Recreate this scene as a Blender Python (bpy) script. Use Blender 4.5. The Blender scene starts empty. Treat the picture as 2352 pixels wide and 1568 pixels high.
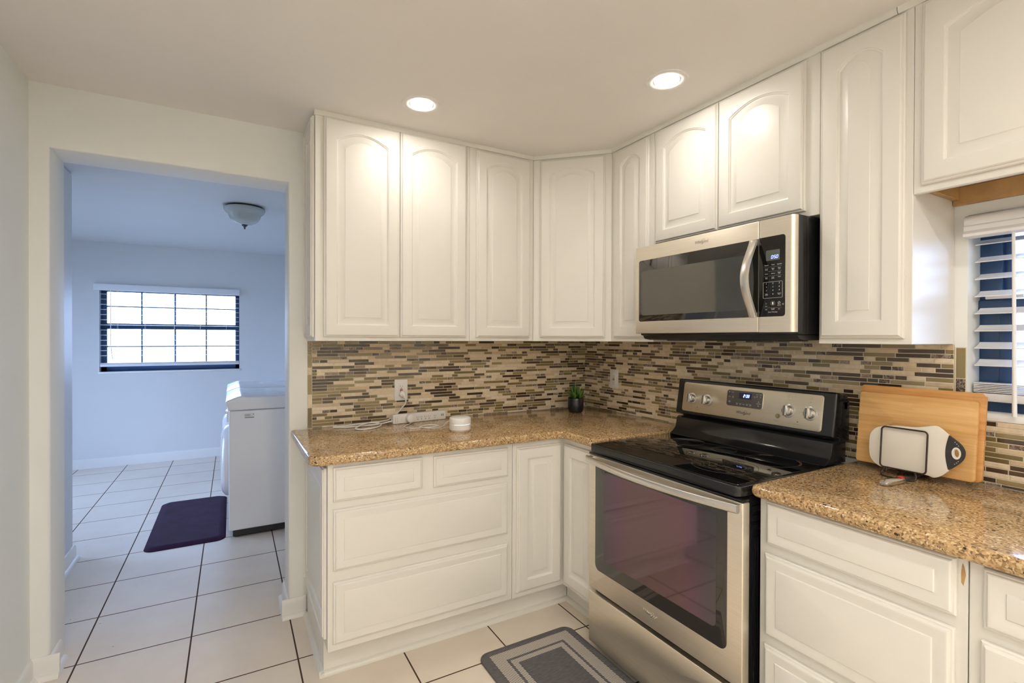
import bpy, bmesh, math, random
from mathutils import Matrix, Vector
from math import sin, cos, pi, radians
random.seed(7)
S = bpy.context.scene
COL = S.collection
# ------------------------------------------------------------------ camera
def setup_camera():
    yaw, pit, rol = radians(29.5344), radians(-0.3594), radians(0.1867)
    fw = Vector((sin(yaw) * cos(pit), cos(yaw) * cos(pit), sin(pit)))
    rt = Vector((cos(yaw), -sin(yaw), 0))
    up = rt.cross(fw)
    R = rt * cos(rol) + up * sin(rol)
    U = -rt * sin(rol) + up * cos(rol)
    cam = bpy.data.cameras.new('camera')
    cam.sensor_fit = 'HORIZONTAL'
    cam.sensor_width = 36
    cam.lens = 1136.669 / 2352 * 36
    cam.clip_start = 0.02
    o = bpy.data.objects.new('camera', cam)
    M = Matrix((R, U, -fw)).transposed().to_4x4()
    M.translation = Vector((-2.0600, -2.6384, 1.3652))
    o.matrix_world = M
    COL.objects.link(o)
    S.camera = o
setup_camera()
# ------------------------------------------------------------------ exposure
S.view_settings.view_transform = 'Standard'
S.view_settings.look = 'None'
S.view_settings.exposure = -0.2
S.view_settings.gamma = 1.0
S.view_settings.use_curve_mapping = False
S.cycles.use_denoising = True
S.cycles.max_bounces = 10
S.cycles.diffuse_bounces = 6
S.cycles.glossy_bounces = 5
S.cycles.sample_clamp_indirect = 6
S.cycles.caustics_reflective = False
S.cycles.caustics_refractive = False
# ------------------------------------------------------------------ sky (daylight looks blue beside the warm lamps)
SKY = (0.45, 0.62, 1.0)
SKY_STRENGTH = 14.0
W = bpy.data.worlds.new('sky')
S.world = W
W.use_nodes = True
def sky_nodes():
    t = W.node_tree; bg = t.nodes['Background']
    tc = t.nodes.new('ShaderNodeTexCoord'); sp = t.nodes.new('ShaderNodeSeparateXYZ'); r = t.nodes.new('ShaderNodeValToRGB')
    mr = t.nodes.new('ShaderNodeMapRange'); mr.inputs['From Min'].default_value = -1; mr.inputs['From Max'].default_value = 1
    t.links.new(tc.outputs['Generated'], sp.inputs[0]); t.links.new(sp.outputs[2], mr.inputs[0]); t.links.new(mr.outputs[0], r.inputs[0])
    e = r.color_ramp.elements                      # ground below the horizon, sky above it
    e[0].position = 0.40; e[0].color = (SKY[0] * 0.20, SKY[1] * 0.21, SKY[2] * 0.19, 1)
    e[1].position = 0.53; e[1].color = SKY + (1,)
    t.links.new(r.outputs[0], bg.inputs[0]); bg.inputs[1].default_value = SKY_STRENGTH
sky_nodes()
def sun():
    l = bpy.data.lights.new('hazy_sun', 'SUN'); l.energy = 3.6; l.angle = radians(9); l.color = (0.66, 0.82, 1.0)
    o = bpy.data.objects.new('hazy_sun', l); COL.objects.link(o)
    o.rotation_euler = Vector((-0.60, 0.74, -0.20)).to_track_quat('-Z', 'Y').to_euler()
sun()
LAMP_COLOR = (1.0, 0.935, 0.845)
LAMP_STRENGTH = 150.0
FILL_LAMP_STRENGTH = 290.0
LAMPS_SEEN = [(-1.347, -0.580), (-0.580, -1.247)]
FILL_LAMPS_UNSEEN = [(x, y) for y in (-2.75, -3.55, -4.35, -5.1) for x in (-2.45, -1.8, -1.15)]  # unseen downlights added behind the camera as even fill
def portal(name, loc, rot, sx, sy):
    l = bpy.data.lights.new(name, 'AREA')
    l.shape = 'RECTANGLE'; l.size = sx; l.size_y = sy
    l.cycles.is_portal = True
    o = bpy.data.objects.new(name, l)
    o.location = loc; o.rotation_euler = rot
    COL.objects.link(o)
portal('portal_laundry', (-2.62, 4.16, 1.43), (radians(-90), 0, 0), 1.3, 0.9)
portal('portal_laundry_door', (-4.88, 2.75, 1.1), (0, radians(-90), 0), 1.95, 1.5)
portal('portal_kitchen', (0.165, -2.46, 1.45), (0, radians(90), 0), 0.75, 1.0)
# ------------------------------------------------------------------ object helpers
WM = {}
def T(v): return Matrix.Translation(Vector(v))
def new_bm(): return bmesh.new()
def merge(bm, tb, M=None):
    if M is not None: tb.transform(M)
    me = bpy.data.meshes.new('tmp')
    tb.to_mesh(me); tb.free()
    bm.from_mesh(me)
    bpy.data.meshes.remove(me)
def props(o, label=None, cat=None, group=None, kind=None):
    if label: o['label'] = label
    if cat: o['category'] = cat
    if group: o['group'] = group
    if kind: o['kind'] = kind
    return o
def thing(name, label, cat, loc, rotz=0, group=None):
    o = bpy.data.objects.new(name, None)
    o.empty_display_size = 0.05
    o.location = loc; o.rotation_euler = (0, 0, rotz)
    COL.objects.link(o)
    WM[o.name] = T(loc) @ Matrix.Rotation(rotz, 4, 'Z')
    return props(o, label, cat, group)
def obj(name, bm, mats, parent=None, label=None, smooth=35, recalc=True, **kw):
    """link a bmesh (world coordinates) as ONE mesh object, origin at its own middle"""
    if recalc: bmesh.ops.recalc_face_normals(bm, faces=bm.faces)
    me = bpy.data.meshes.new(name)
    bm.to_mesh(me); bm.free()
    if not isinstance(mats, (list, tuple)): mats = [mats]
    for m in mats: me.materials.append(m)
    xs = [v.co for v in me.vertices]
    lo = Vector([min(c[i] for c in xs) for i in range(3)]); hi = Vector([max(c[i] for c in xs) for i in range(3)])
    c = (lo + hi) / 2
    me.transform(T(-c))
    if smooth:
        for p in me.polygons: p.use_smooth = True
        me.set_sharp_from_angle(angle=radians(smooth))
    o = bpy.data.objects.new(name, me)
    COL.objects.link(o)
    wm = T(c)
    o.matrix_basis = wm
    if parent is not None:
        o.parent = parent
        o.matrix_parent_inverse = WM[parent.name].inverted()
    WM[o.name] = wm
    if label: o['label'] = label
    return props(o, None, **kw)
# ------------------------------------------------------------------ shape helpers
def setmi(tb, mi):
    for f in tb.faces: f.material_index = mi
def box(bm, x0, y0, z0, x1, y1, z1, bev=0, seg=2, mi=0, M=None):
    tb = bmesh.new()
    bmesh.ops.create_cube(tb, size=1)
    for v in tb.verts:
        v.co = Vector((x0 if v.co.x < 0 else x1, y0 if v.co.y < 0 else y1, z0 if v.co.z < 0 else z1))
    if bev: bmesh.ops.bevel(tb, geom=list(tb.edges), offset=bev, segments=seg, profile=0.5, affect='EDGES', clamp_overlap=True)
    setmi(tb, mi)
    merge(bm, tb, M)
def prism(bm, pts, d0, d1, F=None, bev=0, seg=2, mi=0):
    """polygon pts (u,v) swept from w=d0 to w=d1 in frame F"""
    tb = bmesh.new()
    vs = [tb.verts.new((p[0], p[1], d0)) for p in pts]
    f = tb.faces.new(vs)
    r = bmesh.ops.extrude_face_region(tb, geom=[f])
    bmesh.ops.translate(tb, vec=(0, 0, d1 - d0), verts=[e for e in r['geom'] if isinstance(e, bmesh.types.BMVert)])
    bmesh.ops.recalc_face_normals(tb, faces=tb.faces)
    if bev:
        es = [e for e in tb.edges if abs(e.verts[0].co.z - e.verts[1].co.z) < 1e-6]
        bmesh.ops.bevel(tb, geom=es, offset=bev, segments=seg, profile=0.5, affect='EDGES', clamp_overlap=True)
    setmi(tb, mi)
    merge(bm, tb, F)
def rrect(u0, v0, u1, v1, r, n=6):
    """rounded rectangle; r is one radius or four (bl, br, tr, tl)"""
    if not isinstance(r, (list, tuple)): r = [r] * 4
    out = []
    for (cx, cy, a0, q) in ((u0, v0, 180, 0), (u1, v0, 270, 1), (u1, v1, 0, 2), (u0, v1, 90, 3)):
        rr = r[q]
        if rr <= 0: out.append((cx, cy)); continue
        ox = cx + (rr if cx == u0 else -rr); oy = cy + (rr if cy == v0 else -rr)
        for k in range(n + 1):
            a = radians(a0 + 90 * k / n)
            out.append((ox + rr * cos(a), oy + rr * sin(a)))
    return out
def loops(bm, ls, F=None, cap0=False, cap1=True, closed=True, mi=0, mis=None):
    """bridge successive point loops (u,v,w) with quads"""
    tb = bmesh.new()
    V = [[tb.verts.new(p) for p in l] for l in ls]
    for k in range(len(V) - 1):
        n = len(V[k])
        for i in range(n if closed else n - 1):
            j = (i + 1) % n
            f = tb.faces.new((V[k][i], V[k][j], V[k + 1][j], V[k + 1][i]))
            f.material_index = mis[k] if mis else mi
    if cap0:
        f = tb.faces.new(V[0]); f.material_index = mis[0] if mis else mi
    if cap1:
        f = tb.faces.new(V[-1]); f.material_index = mis[-1] if mis else mi
    merge(bm, tb, F)
def lathe(bm, prof, c=(0, 0, 0), seg=32, F=None, mi=0, mis=None):
    """profile (r, z) turned about local Z"""
    tb = bmesh.new()
    V = []
    for r, z in prof:
        if r < 1e-6: V.append([tb.verts.new((0, 0, z))])
        else: V.append([tb.verts.new((r * cos(2 * pi * k / seg), r * sin(2 * pi * k / seg), z)) for k in range(seg)])
    for i in range(len(V) - 1):
        a, b = V[i], V[i + 1]
        for k in range(seg):
            j = (k + 1) % seg
            if len(a) == 1 and len(b) == 1: continue
            if len(a) == 1: f = tb.faces.new((a[0], b[j], b[k]))
            elif len(b) == 1: f = tb.faces.new((a[k], a[j], b[0]))
            else: f = tb.faces.new((a[k], a[j], b[j], b[k]))
            f.material_index = mis[i] if mis else mi
    merge(bm, tb, (F if F is not None else Matrix()) @ T(c) if F is not None else T(c))
def tube(bm, pts, r, seg=10, closed=False, mi=0, caps=True, F=None):
    pts = [Vector(p) for p in pts]
    n = len(pts)
    tb = bmesh.new()
    rings = []
    prev = None
    for i, p in enumerate(pts):
        if closed: t = pts[(i + 1) % n] - pts[i - 1]
        else: t = pts[min(i + 1, n - 1)] - pts[max(i - 1, 0)]
        t.normalize()
        if prev is None:
            a = Vector((0, 0, 1)) if abs(t.z) < 0.9 else Vector((1, 0, 0))
            nrm = t.cross(a).normalized()
        else:
            nrm = (prev - t * prev.dot(t)).normalized()
        prev = nrm
        b = t.cross(nrm)
        rr = r[i] if isinstance(r, (list, tuple)) else r
        rings.append([tb.verts.new(p + (nrm * cos(2 * pi * k / seg) + b * sin(2 * pi * k / seg)) * rr) for k in range(seg)])
    m = n if closed else n - 1
    for i in range(m):
        A, B = rings[i], rings[(i + 1) % n]
        for k in range(seg):
            j = (k + 1) % seg
            tb.faces.new((A[k], A[j], B[j], B[k]))
    if caps and not closed:
        tb.faces.new(rings[0][::-1]); tb.faces.new(rings[-1])
    setmi(tb, mi)
    merge(bm, tb, F)
def spline(pts, n=8, closed=False):
    P = [Vector(p) for p in pts]
    out = []
    N = len(P)
    for i in range(N if closed else N - 1):
        g = (lambda k: P[k % N]) if closed else (lambda k: P[max(0, min(N - 1, k))])
        p0, p1, p2, p3 = g(i - 1), g(i), g(i + 1), g(i + 2)
        for k in range(n):
            t = k / n
            out.append(0.5 * ((2 * p1) + (p2 - p0) * t + (2 * p0 - 5 * p1 + 4 * p2 - p3) * t * t + (3 * p1 - p0 - 3 * p2 + p3) * t ** 3))
    if not closed: out.append(P[-1])
    return out
def frame(o, U, V, Wv):
    M = Matrix((Vector(U).normalized(), Vector(V).normalized(), Vector(Wv).normalized())).transposed().to_4x4()
    M.translation = Vector(o)
    return M
def FB(y, x=0, z=0): return frame((x, y, z), (1, 0, 0), (0, 0, 1), (0, -1, 0))      # faces -Y, u = x
def FR(x, y=0, z=0): return frame((x, y, z), (0, -1, 0), (0, 0, 1), (-1, 0, 0))     # faces -X, u = -y
def text(bm, s, size, F, u, v, w=0.0, align='CENTER', shear=0.0, depth=0.0003, mi=0, sx=1.0):
    cu = bpy.data.curves.new('txt', 'FONT')
    cu.body = s; cu.size = size; cu.align_x = align; cu.align_y = 'CENTER'
    cu.extrude = depth; cu.shear = shear; cu.resolution_u = 3
    o = bpy.data.objects.new('txt', cu)
    me = o.to_mesh()
    tb = bmesh.new(); tb.from_mesh(me)
    o.to_mesh_clear()
    bpy.data.objects.remove(o); bpy.data.curves.remove(cu)
    setmi(tb, mi)
    tb.transform(Matrix.Diagonal((sx, 1, 1, 1)))
    merge(bm, tb, F @ T((u, v, w)))
SEG7 = {'0': 'abcdef', '1': 'bc', '2': 'abged', '5': 'afgcd', '8': 'abcdefg'}
def digit(bm, ch, u, v, w_, h, F, t=0.0016, d=0.0004):
    s = 0.18 * h
    def seg(a, b):
        (x0, y0), (x1, y1) = a, b
        sk = lambda x, y: (u + x + s * (y / h), v + y)
        dx, dy = x1 - x0, y1 - y0
        L = math.hypot(dx, dy); nx, ny = -dy / L * t / 2, dx / L * t / 2
        g = 0.0004
        x0 += dx / L * g; y0 += dy / L * g; x1 -= dx / L * g; y1 -= dy / L * g
        prism(bm, [sk(x0 - nx, y0 - ny), sk(x1 - nx, y1 - ny), sk(x1 + nx, y1 + ny), sk(x0 + nx, y0 + ny)], 0, d, F)
    h2 = h / 2
    P = {'a': ((0, h), (w_, h)), 'b': ((w_, h2), (w_, h)), 'c': ((w_, 0), (w_, h2)), 'd': ((0, 0), (w_, 0)), 'e': ((0, 0), (0, h2)), 'f': ((0, h2), (0, h)), 'g': ((0, h2), (w_, h2))}
    for k in SEG7[ch]: seg(*P[k])
# ------------------------------------------------------------------ materials
def srgb(r, g, b):
    f = lambda c: c / 255 / 12.92 if c / 255 <= 0.04045 else ((c / 255 + 0.055) / 1.055) ** 2.4
    return (f(r), f(g), f(b), 1)
class NT:
    def __init__(s, name):
        s.m = bpy.data.materials.new(name); s.m.use_nodes = True
        s.t = s.m.node_tree; s.b = s.t.nodes['Principled BSDF']
    def n(s, typ, **kw):
        x = s.t.nodes.new(typ)
        for k, v in kw.items(): setattr(x, k, v)
        return x
    def l(s, a, b): s.t.links.new(a, b)
    def val(s, node, **kw):
        for k, v in kw.items(): node.inputs[k].default_value = v
    def ramp(s, stops, interp='LINEAR'):
        r = s.n('ShaderNodeValToRGB'); r.color_ramp.interpolation = interp
        e = r.color_ramp.elements
        while len(e) < len(stops): e.new(0.5)
        for q, (p, c) in zip(e, stops): q.position = p; q.color = c
        return r
    def coord(s, scale=(1, 1, 1), out='Object'):
        tc = s.n('ShaderNodeTexCoord'); mp = s.n('ShaderNodeMapping')
        mp.inputs['Scale'].default_value = scale
        s.l(tc.outputs[out], mp.inputs[0]); return mp.outputs[0]
    def noise(s, scale, detail=3, rough=0.5, vec=None):
        x = s.n('ShaderNodeTexNoise'); s.val(x, Scale=scale, Detail=detail, Roughness=rough)
        if vec is not None: s.l(vec, x.inputs['Vector'])
        return x
    def bump(s, src, strength=0.2, dist=0.002):
        b = s.n('ShaderNodeBump'); b.inputs['Strength'].default_value = strength; b.inputs['Distance'].default_value = dist
        s.l(src, b.inputs['Height']); s.l(b.outputs[0], s.b.inputs['Normal']); return b
def plain(name, col, rough=0.5, metal=0, spec=0.5, var=0.03, nscale=6, bump=0, bscale=200, coat=0, sub=0):
    """a painted or moulded surface: base colour with a faint procedural mottling"""
    N = NT(name)
    N.val(N.b, Roughness=rough, Metallic=metal, **{'Specular IOR Level': spec, 'Coat Weight': coat})
    v = N.coord()
    n = N.noise(nscale, 4, 0.6, v)
    c = Vector(col[:3])
    r = N.ramp([(0.3, tuple(c * (1 - var)) + (1,)), (0.7, tuple(c * (1 + var)) + (1,))])
    N.l(n.outputs['Fac'], r.inputs[0]); N.l(r.outputs[0], N.b.inputs['Base Color'])
    if bump:
        b = N.noise(bscale, 3, 0.6, v); N.bump(b.outputs['Fac'], bump, 0.001)
    return N.m
def steel(name, col, rough=0.28, axis=1, aniso=0.6):
    N = NT(name)
    N.val(N.b, Metallic=1.0, Roughness=rough, Anisotropic=aniso)
    sc = [400, 400, 400]; sc[axis] = 4
    v = N.coord(tuple(sc))
    n = N.noise(1, 4, 0.7, v)
    c = Vector(col[:3])
    r = N.ramp([(0.3, tuple(c * 0.93) + (1,)), (0.7, tuple(c * 1.05) + (1,))])
    N.l(n.outputs['Fac'], r.inputs[0]); N.l(r.outputs[0], N.b.inputs['Base Color'])
    rr = N.n('ShaderNodeMapRange'); N.val(rr, **{'To Min': rough * 0.85, 'To Max': rough * 1.2})
    N.l(n.outputs['Fac'], rr.inputs[0]); N.l(rr.outputs[0], N.b.inputs['Roughness'])
    return N.m
def glow(name, col, strength):
    N = NT(name)
    N.b.inputs['Base Color'].default_value = tuple(col[:3]) + (1,)
    N.b.inputs['Emission Color'].default_value = tuple(col[:3]) + (1,)
    N.b.inputs['Emission Strength'].default_value = strength
    return N.m
M = {}
M['cab'] = plain('cream_cabinet_paint', (0.775, 0.75, 0.70), 0.34, var=0.012, nscale=3)
M['wall'] = plain('wall_paint', (0.84, 0.855, 0.83), 0.55, var=0.012, nscale=2, bump=0.06, bscale=160)
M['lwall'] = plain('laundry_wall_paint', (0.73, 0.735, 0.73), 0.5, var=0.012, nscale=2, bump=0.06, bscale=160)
M['ceil'] = plain('ceiling_paint', (0.83, 0.80, 0.765), 0.7, var=0.02, nscale=1.3, bump=0.08, bscale=90)
M['base'] = plain('white_baseboard_paint', (0.83, 0.82, 0.80), 0.3, var=0.01)
M['trim'] = plain('cream_trim_paint', (0.76, 0.74, 0.68), 0.3, var=0.02)
M['white'] = plain('white_plastic', (0.82, 0.81, 0.79), 0.35, var=0.005)
M['blind'] = plain('white_vinyl_blind', (0.85, 0.85, 0.86), 0.4, var=0.005)
M['appl'] = plain('white_appliance_enamel', (0.86, 0.86, 0.87), 0.22, var=0.004, coat=0.3)
M['black'] = plain('black_enamel', (0.012, 0.012, 0.013), 0.16, var=0.1)
M['blackm'] = plain('black_matte_plastic', (0.016, 0.016, 0.017), 0.45, var=0.1)
M['pot'] = plain('black_glazed_ceramic', (0.010, 0.010, 0.014), 0.24, var=0.1)
M['dark'] = plain('dark_slot', (0.02, 0.018, 0.016), 0.6, var=0.1)
M['red'] = plain('red_button_plastic', (0.55, 0.015, 0.02), 0.35, var=0.03)
M['steel'] = steel('brushed_stainless', (0.86, 0.79, 0.68), 0.38, axis=1)
M['panel'] = steel('satin_stainless_panel', (0.72, 0.66, 0.54), 0.36, axis=1, aniso=0.3)
M['chrome'] = steel('polished_steel', (0.72, 0.70, 0.68), 0.14, axis=2, aniso=0.0)
M['handle'] = steel('handle_steel', (0.74, 0.71, 0.67), 0.30, axis=1, aniso=0.2)
M['wire'] = plain('bronze_black_wire', (0.05, 0.035, 0.028), 0.32, metal=0.6, var=0.05)
M['frame'] = plain('bronze_aluminium_blue_daylight', (0.025, 0.065, 0.15), 0.35, var=0.05)  # bronze frames, with the blue daylight cast put into the base colour
M['text_w'] = plain('white_print', (0.75, 0.75, 0.75), 0.5, var=0.0)
M['text_g'] = plain('grey_print', (0.33, 0.31, 0.27), 0.5, var=0.0)
M['text_k'] = plain('black_print', (0.05, 0.045, 0.04), 0.4, var=0.0)
M['lens'] = glow('lamp_lens', LAMP_COLOR, LAMP_STRENGTH)
M['lens_fill'] = glow('added_fill_lens', LAMP_COLOR, FILL_LAMP_STRENGTH)  # lens of the added fill downlights, stronger than the visible pair
M['blue_led'] = glow('blue_led', (0.22, 0.28, 1.0), 5.0)
M['white_led'] = glow('white_ring_led', (0.8, 0.9, 1.0), 0.9)
M['lcd'] = plain('grey_lcd', (0.10, 0.115, 0.10), 0.25, var=0.02)
M['clockface'] = plain('dark_clock_window', (0.012, 0.01, 0.05), 0.15, var=0.02)
M['dispgrey'] = plain('grey_display_panel', (0.085, 0.08, 0.078), 0.25, var=0.02)
M['green_glass'] = plain('frosted_glass_shade', (0.50, 0.55, 0.53), 0.25, var=0.03)
M['soil'] = plain('dark_soil', (0.01, 0.012, 0.006), 0.9, var=0.4, nscale=80)
M['handle_grey'] = plain('charcoal_rubber', (0.035, 0.033, 0.036), 0.5, var=0.05)
M['poly'] = plain('white_cutting_plastic', (0.80, 0.76, 0.68), 0.45, var=0.01)
M['knob'] = steel('knob_metal', (0.60, 0.58, 0.56), 0.25, axis=2, aniso=0.0)
M['button'] = plain('tan_button', (0.30, 0.26, 0.15), 0.4, var=0.02)
M['rail'] = plain('bare_pine', (0.45, 0.27, 0.11), 0.55, var=0.25, nscale=9)
M['under'] = plain('unpainted_cabinet_bottom', (0.50, 0.41, 0.30), 0.45, var=0.06)
M['drywall'] = plain('bare_grey_drywall', (0.42, 0.40, 0.37), 0.8, var=0.05, nscale=12)
def m_counter():
    N = NT('speckled_quartz')
    v = N.coord()
    wn = N.noise(60, 2, 0.5, v)
    mix = N.n('ShaderNodeMixRGB'); mix.inputs[0].default_value = 0.012
    N.l(v, mix.inputs[1]); N.l(wn.outputs['Color'], mix.inputs[2])
    v1 = N.n('ShaderNodeTexVoronoi'); v1.inputs['Scale'].default_value = 230
    N.l(mix.outputs[0], v1.inputs['Vector'])
    sep = N.n('ShaderNodeSeparateColor'); N.l(v1.outputs['Color'], sep.inputs[0])
    r1 = N.ramp([(0.0, srgb(122, 96, 70)), (0.10, srgb(158, 126, 88)), (0.30, srgb(180, 148, 106)), (0.55, srgb(196, 164, 120)), (0.80, srgb(210, 182, 140)), (0.95, srgb(226, 206, 172))], 'CONSTANT')
    N.l(sep.outputs[0], r1.inputs[0])
    v2 = N.n('ShaderNodeTexVoronoi'); v2.inputs['Scale'].default_value = 95
    N.l(mix.outputs[0], v2.inputs['Vector'])
    sep2 = N.n('ShaderNodeSeparateColor'); N.l(v2.outputs['Color'], sep2.inputs[0])
    # sparse dark and rusty chips
    lt = N.n('ShaderNodeMath', operation='LESS_THAN'); lt.inputs[1].default_value = 0.085; N.l(sep2.outputs[1], lt.inputs[0])
    dl = N.n('ShaderNodeMath', operation='LESS_THAN'); dl.inputs[1].default_value = 0.34; N.l(v2.outputs['Distance'], dl.inputs[0])
    mu = N.n('ShaderNodeMath', operation='MULTIPLY'); N.l(lt.outputs[0], mu.inputs[0]); N.l(dl.outputs[0], mu.inputs[1])
    r2 = N.ramp([(0.0, srgb(52, 42, 38)), (0.6, srgb(96, 66, 44)), (0.85, srgb(170, 110, 60))], 'CONSTANT')
    N.l(sep2.outputs[2], r2.inputs[0])
    mx = N.n('ShaderNodeMixRGB'); N.l(mu.outputs[0], mx.inputs[0]); N.l(r1.outputs[0], mx.inputs[1]); N.l(r2.outputs[0], mx.inputs[2])
    big = N.noise(9, 3, 0.6, v)
    rb = N.ramp([(0.3, (0.86, 0.84, 0.80, 1)), (0.7, (1.06, 1.05, 1.04, 1))]); N.l(big.outputs['Fac'], rb.inputs[0])
    mb = N.n('ShaderNodeMixRGB', blend_type='MULTIPLY'); mb.inputs[0].default_value = 1
    N.l(mx.outputs[0], mb.inputs[1]); N.l(rb.outputs[0], mb.inputs[2])
    N.l(mb.outputs[0], N.b.inputs['Base Color'])
    N.val(N.b, Roughness=0.10, **{'Specular IOR Level': 0.55})
    return N.m
M['counter'] = m_counter()
def m_floor():
    """16 inch cream tiles with thin dark grout, the grid turned a touch against the walls"""
    N = NT('cream_floor_tile')
    tc = N.n('ShaderNodeNewGeometry')
    mp = N.n('ShaderNodeMapping', vector_type='POINT')
    s = 0.4059; a = radians(0.0453)
    mp.inputs['Rotation'].default_value = (0, 0, a)
    mp.inputs['Scale'].default_value = (1 / s, 1 / s, 1)
    ox, oy = -2.6258 / s, 0.0376 / s
    mp.inputs['Location'].default_value = (-(ox * cos(a) - oy * sin(a)), -(ox * sin(a) + oy * cos(a)), 0)
    N.l(tc.outputs['Position'], mp.inputs[0])
    br = N.n('ShaderNodeTexBrick', offset=0.0, squash=1.0)
    N.val(br, **{'Scale': 1.0, 'Mortar Size': 0.0085, 'Mortar Smooth': 0.15, 'Brick Width': 1.0, 'Row Height': 1.0, 'Bias': 0.0})
    br.inputs['Color1'].default_value = (0, 0, 0, 1); br.inputs['Color2'].default_value = (1, 1, 1, 1); br.inputs['Mortar'].default_value = (0, 0, 0, 1)
    N.l(mp.outputs[0], br.inputs['Vector'])
    v = N.coord()
    n1 = N.noise(5, 5, 0.6, v)
    r1 = N.ramp([(0.3, srgb(226, 214, 199)), (0.7, srgb(234, 223, 209))]); N.l(n1.outputs['Fac'], r1.inputs[0])
    vs = N.n('ShaderNodeTexVoronoi'); vs.inputs['Scale'].default_value = 9; N.l(v, vs.inputs['Vector'])
    sp = N.n('ShaderNodeMath', operation='LESS_THAN'); sp.inputs[1].default_value = 0.035; N.l(vs.outputs['Distance'], sp.inputs[0])
    sx = N.n('ShaderNodeMixRGB'); sx.inputs[2].default_value = srgb(150, 132, 112); N.l(r1.outputs[0], sx.inputs[1])
    sm = N.n('ShaderNodeMath', operation='MULTIPLY'); sm.inputs[1].default_value = 0.7; N.l(sp.outputs[0], sm.inputs[0]); N.l(sm.outputs[0], sx.inputs[0])
    mx = N.n('ShaderNodeMixRGB'); mx.inputs[2].default_value = srgb(72, 50, 38)
    N.l(br.outputs['Fac'], mx.inputs[0]); N.l(sx.outputs[0], mx.inputs[1])
    N.l(mx.outputs[0], N.b.inputs['Base Color'])
    rr = N.n('ShaderNodeMapRange'); N.val(rr, **{'To Min': 0.42, 'To Max': 0.85}); N.l(br.outputs['Fac'], rr.inputs[0]); N.l(rr.outputs[0], N.b.inputs['Roughness'])
    inv = N.n('ShaderNodeMath', operation='SUBTRACT'); inv.inputs[0].default_value = 1; N.l(br.outputs['Fac'], inv.inputs[1])
    N.bump(inv.outputs[0], 0.5, 0.002)
    return N.m
M['floor'] = m_floor()
def m_island(name, stops, rough, nscale=0, vein=None, spec=0.5, coat=0):
    """mosaic pieces: a random shade per piece, optional stone noise and pale veins"""
    N = NT(name)
    g = N.n('ShaderNodeNewGeometry')
    r = N.ramp(stops); N.l(g.outputs['Random Per Island'], r.inputs[0])
    out = r.outputs[0]
    v = N.coord()
    if nscale:
        n = N.noise(nscale, 5, 0.65, v)
        q = N.ramp([(0.3, (0.86, 0.85, 0.83, 1)), (0.7, (1.08, 1.07, 1.05, 1))]); N.l(n.outputs['Fac'], q.inputs[0])
        mb = N.n('ShaderNodeMixRGB', blend_type='MULTIPLY'); mb.inputs[0].default_value = 1
        N.l(out, mb.inputs[1]); N.l(q.outputs[0], mb.inputs[2]); out = mb.outputs[0]
    if vein:
        n = N.noise(70, 6, 0.7, v)
        d = N.n('ShaderNodeMath', operation='SUBTRACT'); d.inputs[1].default_value = 0.5; N.l(n.outputs['Fac'], d.inputs[0])
        ab = N.n('ShaderNodeMath', operation='ABSOLUTE'); N.l(d.outputs[0], ab.inputs[0])
        q = N.ramp([(0.0, (1, 1, 1, 1)), (0.035, (0, 0, 0, 1))]); N.l(ab.outputs[0], q.inputs[0])
        mx = N.n('ShaderNodeMixRGB'); mx.inputs[2].default_value = vein
        N.l(q.outputs[0], mx.inputs[0]); N.l(out, mx.inputs[1]); out = mx.outputs[0]
    N.l(out, N.b.inputs['Base Color'])
    N.val(N.b, Roughness=rough, **{'Specular IOR Level': spec, 'Coat Weight': coat})
    return N.m
M['t_stone'] = m_island('beige_stone_piece', [(0, srgb(206, 184, 152)), (0.5, srgb(222, 205, 178)), (1, srgb(232, 219, 197))], 0.5, 60)
M['t_olive'] = m_island('olive_glass_piece', [(0, srgb(112, 98, 62)), (0.5, srgb(136, 118, 78)), (1, srgb(152, 136, 96))], 0.12, coat=0.4)
M['t_brown'] = m_island('dark_brown_glass_piece', [(0, srgb(62, 46, 34)), (1, srgb(88, 70, 52))], 0.1, coat=0.4)
M['t_marble'] = m_island('dark_marble_piece', [(0, srgb(66, 52, 44)), (0.5, srgb(110, 92, 78)), (1, srgb(150, 128, 108))], 0.3, 90, vein=srgb(190, 176, 160))
M['grout'] = plain('cream_grout', srgb(224, 212, 190)[:3], 0.8, var=0.04, nscale=60)
def m_bamboo(name, cs):
    N = NT(name)
    v = N.coord((1, 1, 1))
    mp = N.n('ShaderNodeMapping'); mp.inputs['Scale'].default_value = (60, 3.2, 60); N.l(v, mp.inputs[0])
    n = N.noise(1.0, 4, 0.6, mp.outputs[0])
    w = N.n('ShaderNodeTexVoronoi', feature='F1'); w.inputs['Scale'].default_value = 1
    m2 = N.n('ShaderNodeMapping'); m2.inputs['Scale'].default_value = (1, 6, 45); N.l(v, m2.inputs[0]); N.l(m2.outputs[0], w.inputs['Vector'])
    sp = N.n('ShaderNodeSeparateColor'); N.l(w.outputs['Color'], sp.inputs[0])
    ad = N.n('ShaderNodeMath', operation='ADD'); N.l(n.outputs['Fac'], ad.inputs[0])
    ml = N.n('ShaderNodeMath', operation='MULTIPLY'); ml.inputs[1].default_value = 0.22; N.l(sp.outputs[0], ml.inputs[0]); N.l(ml.outputs[0], ad.inputs[1])
    r = N.ramp([(0.3, cs[0]), (0.6, cs[1]), (0.9, cs[2])]); N.l(ad.outputs[0], r.inputs[0])
    N.l(r.outputs[0], N.b.inputs['Base Color'])
    N.val(N.b, Roughness=0.45)
    return N.m
M['bamboo'] = m_bamboo('pale_bamboo', [srgb(196, 146, 84), srgb(216, 170, 108), srgb(228, 188, 130)])
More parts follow.
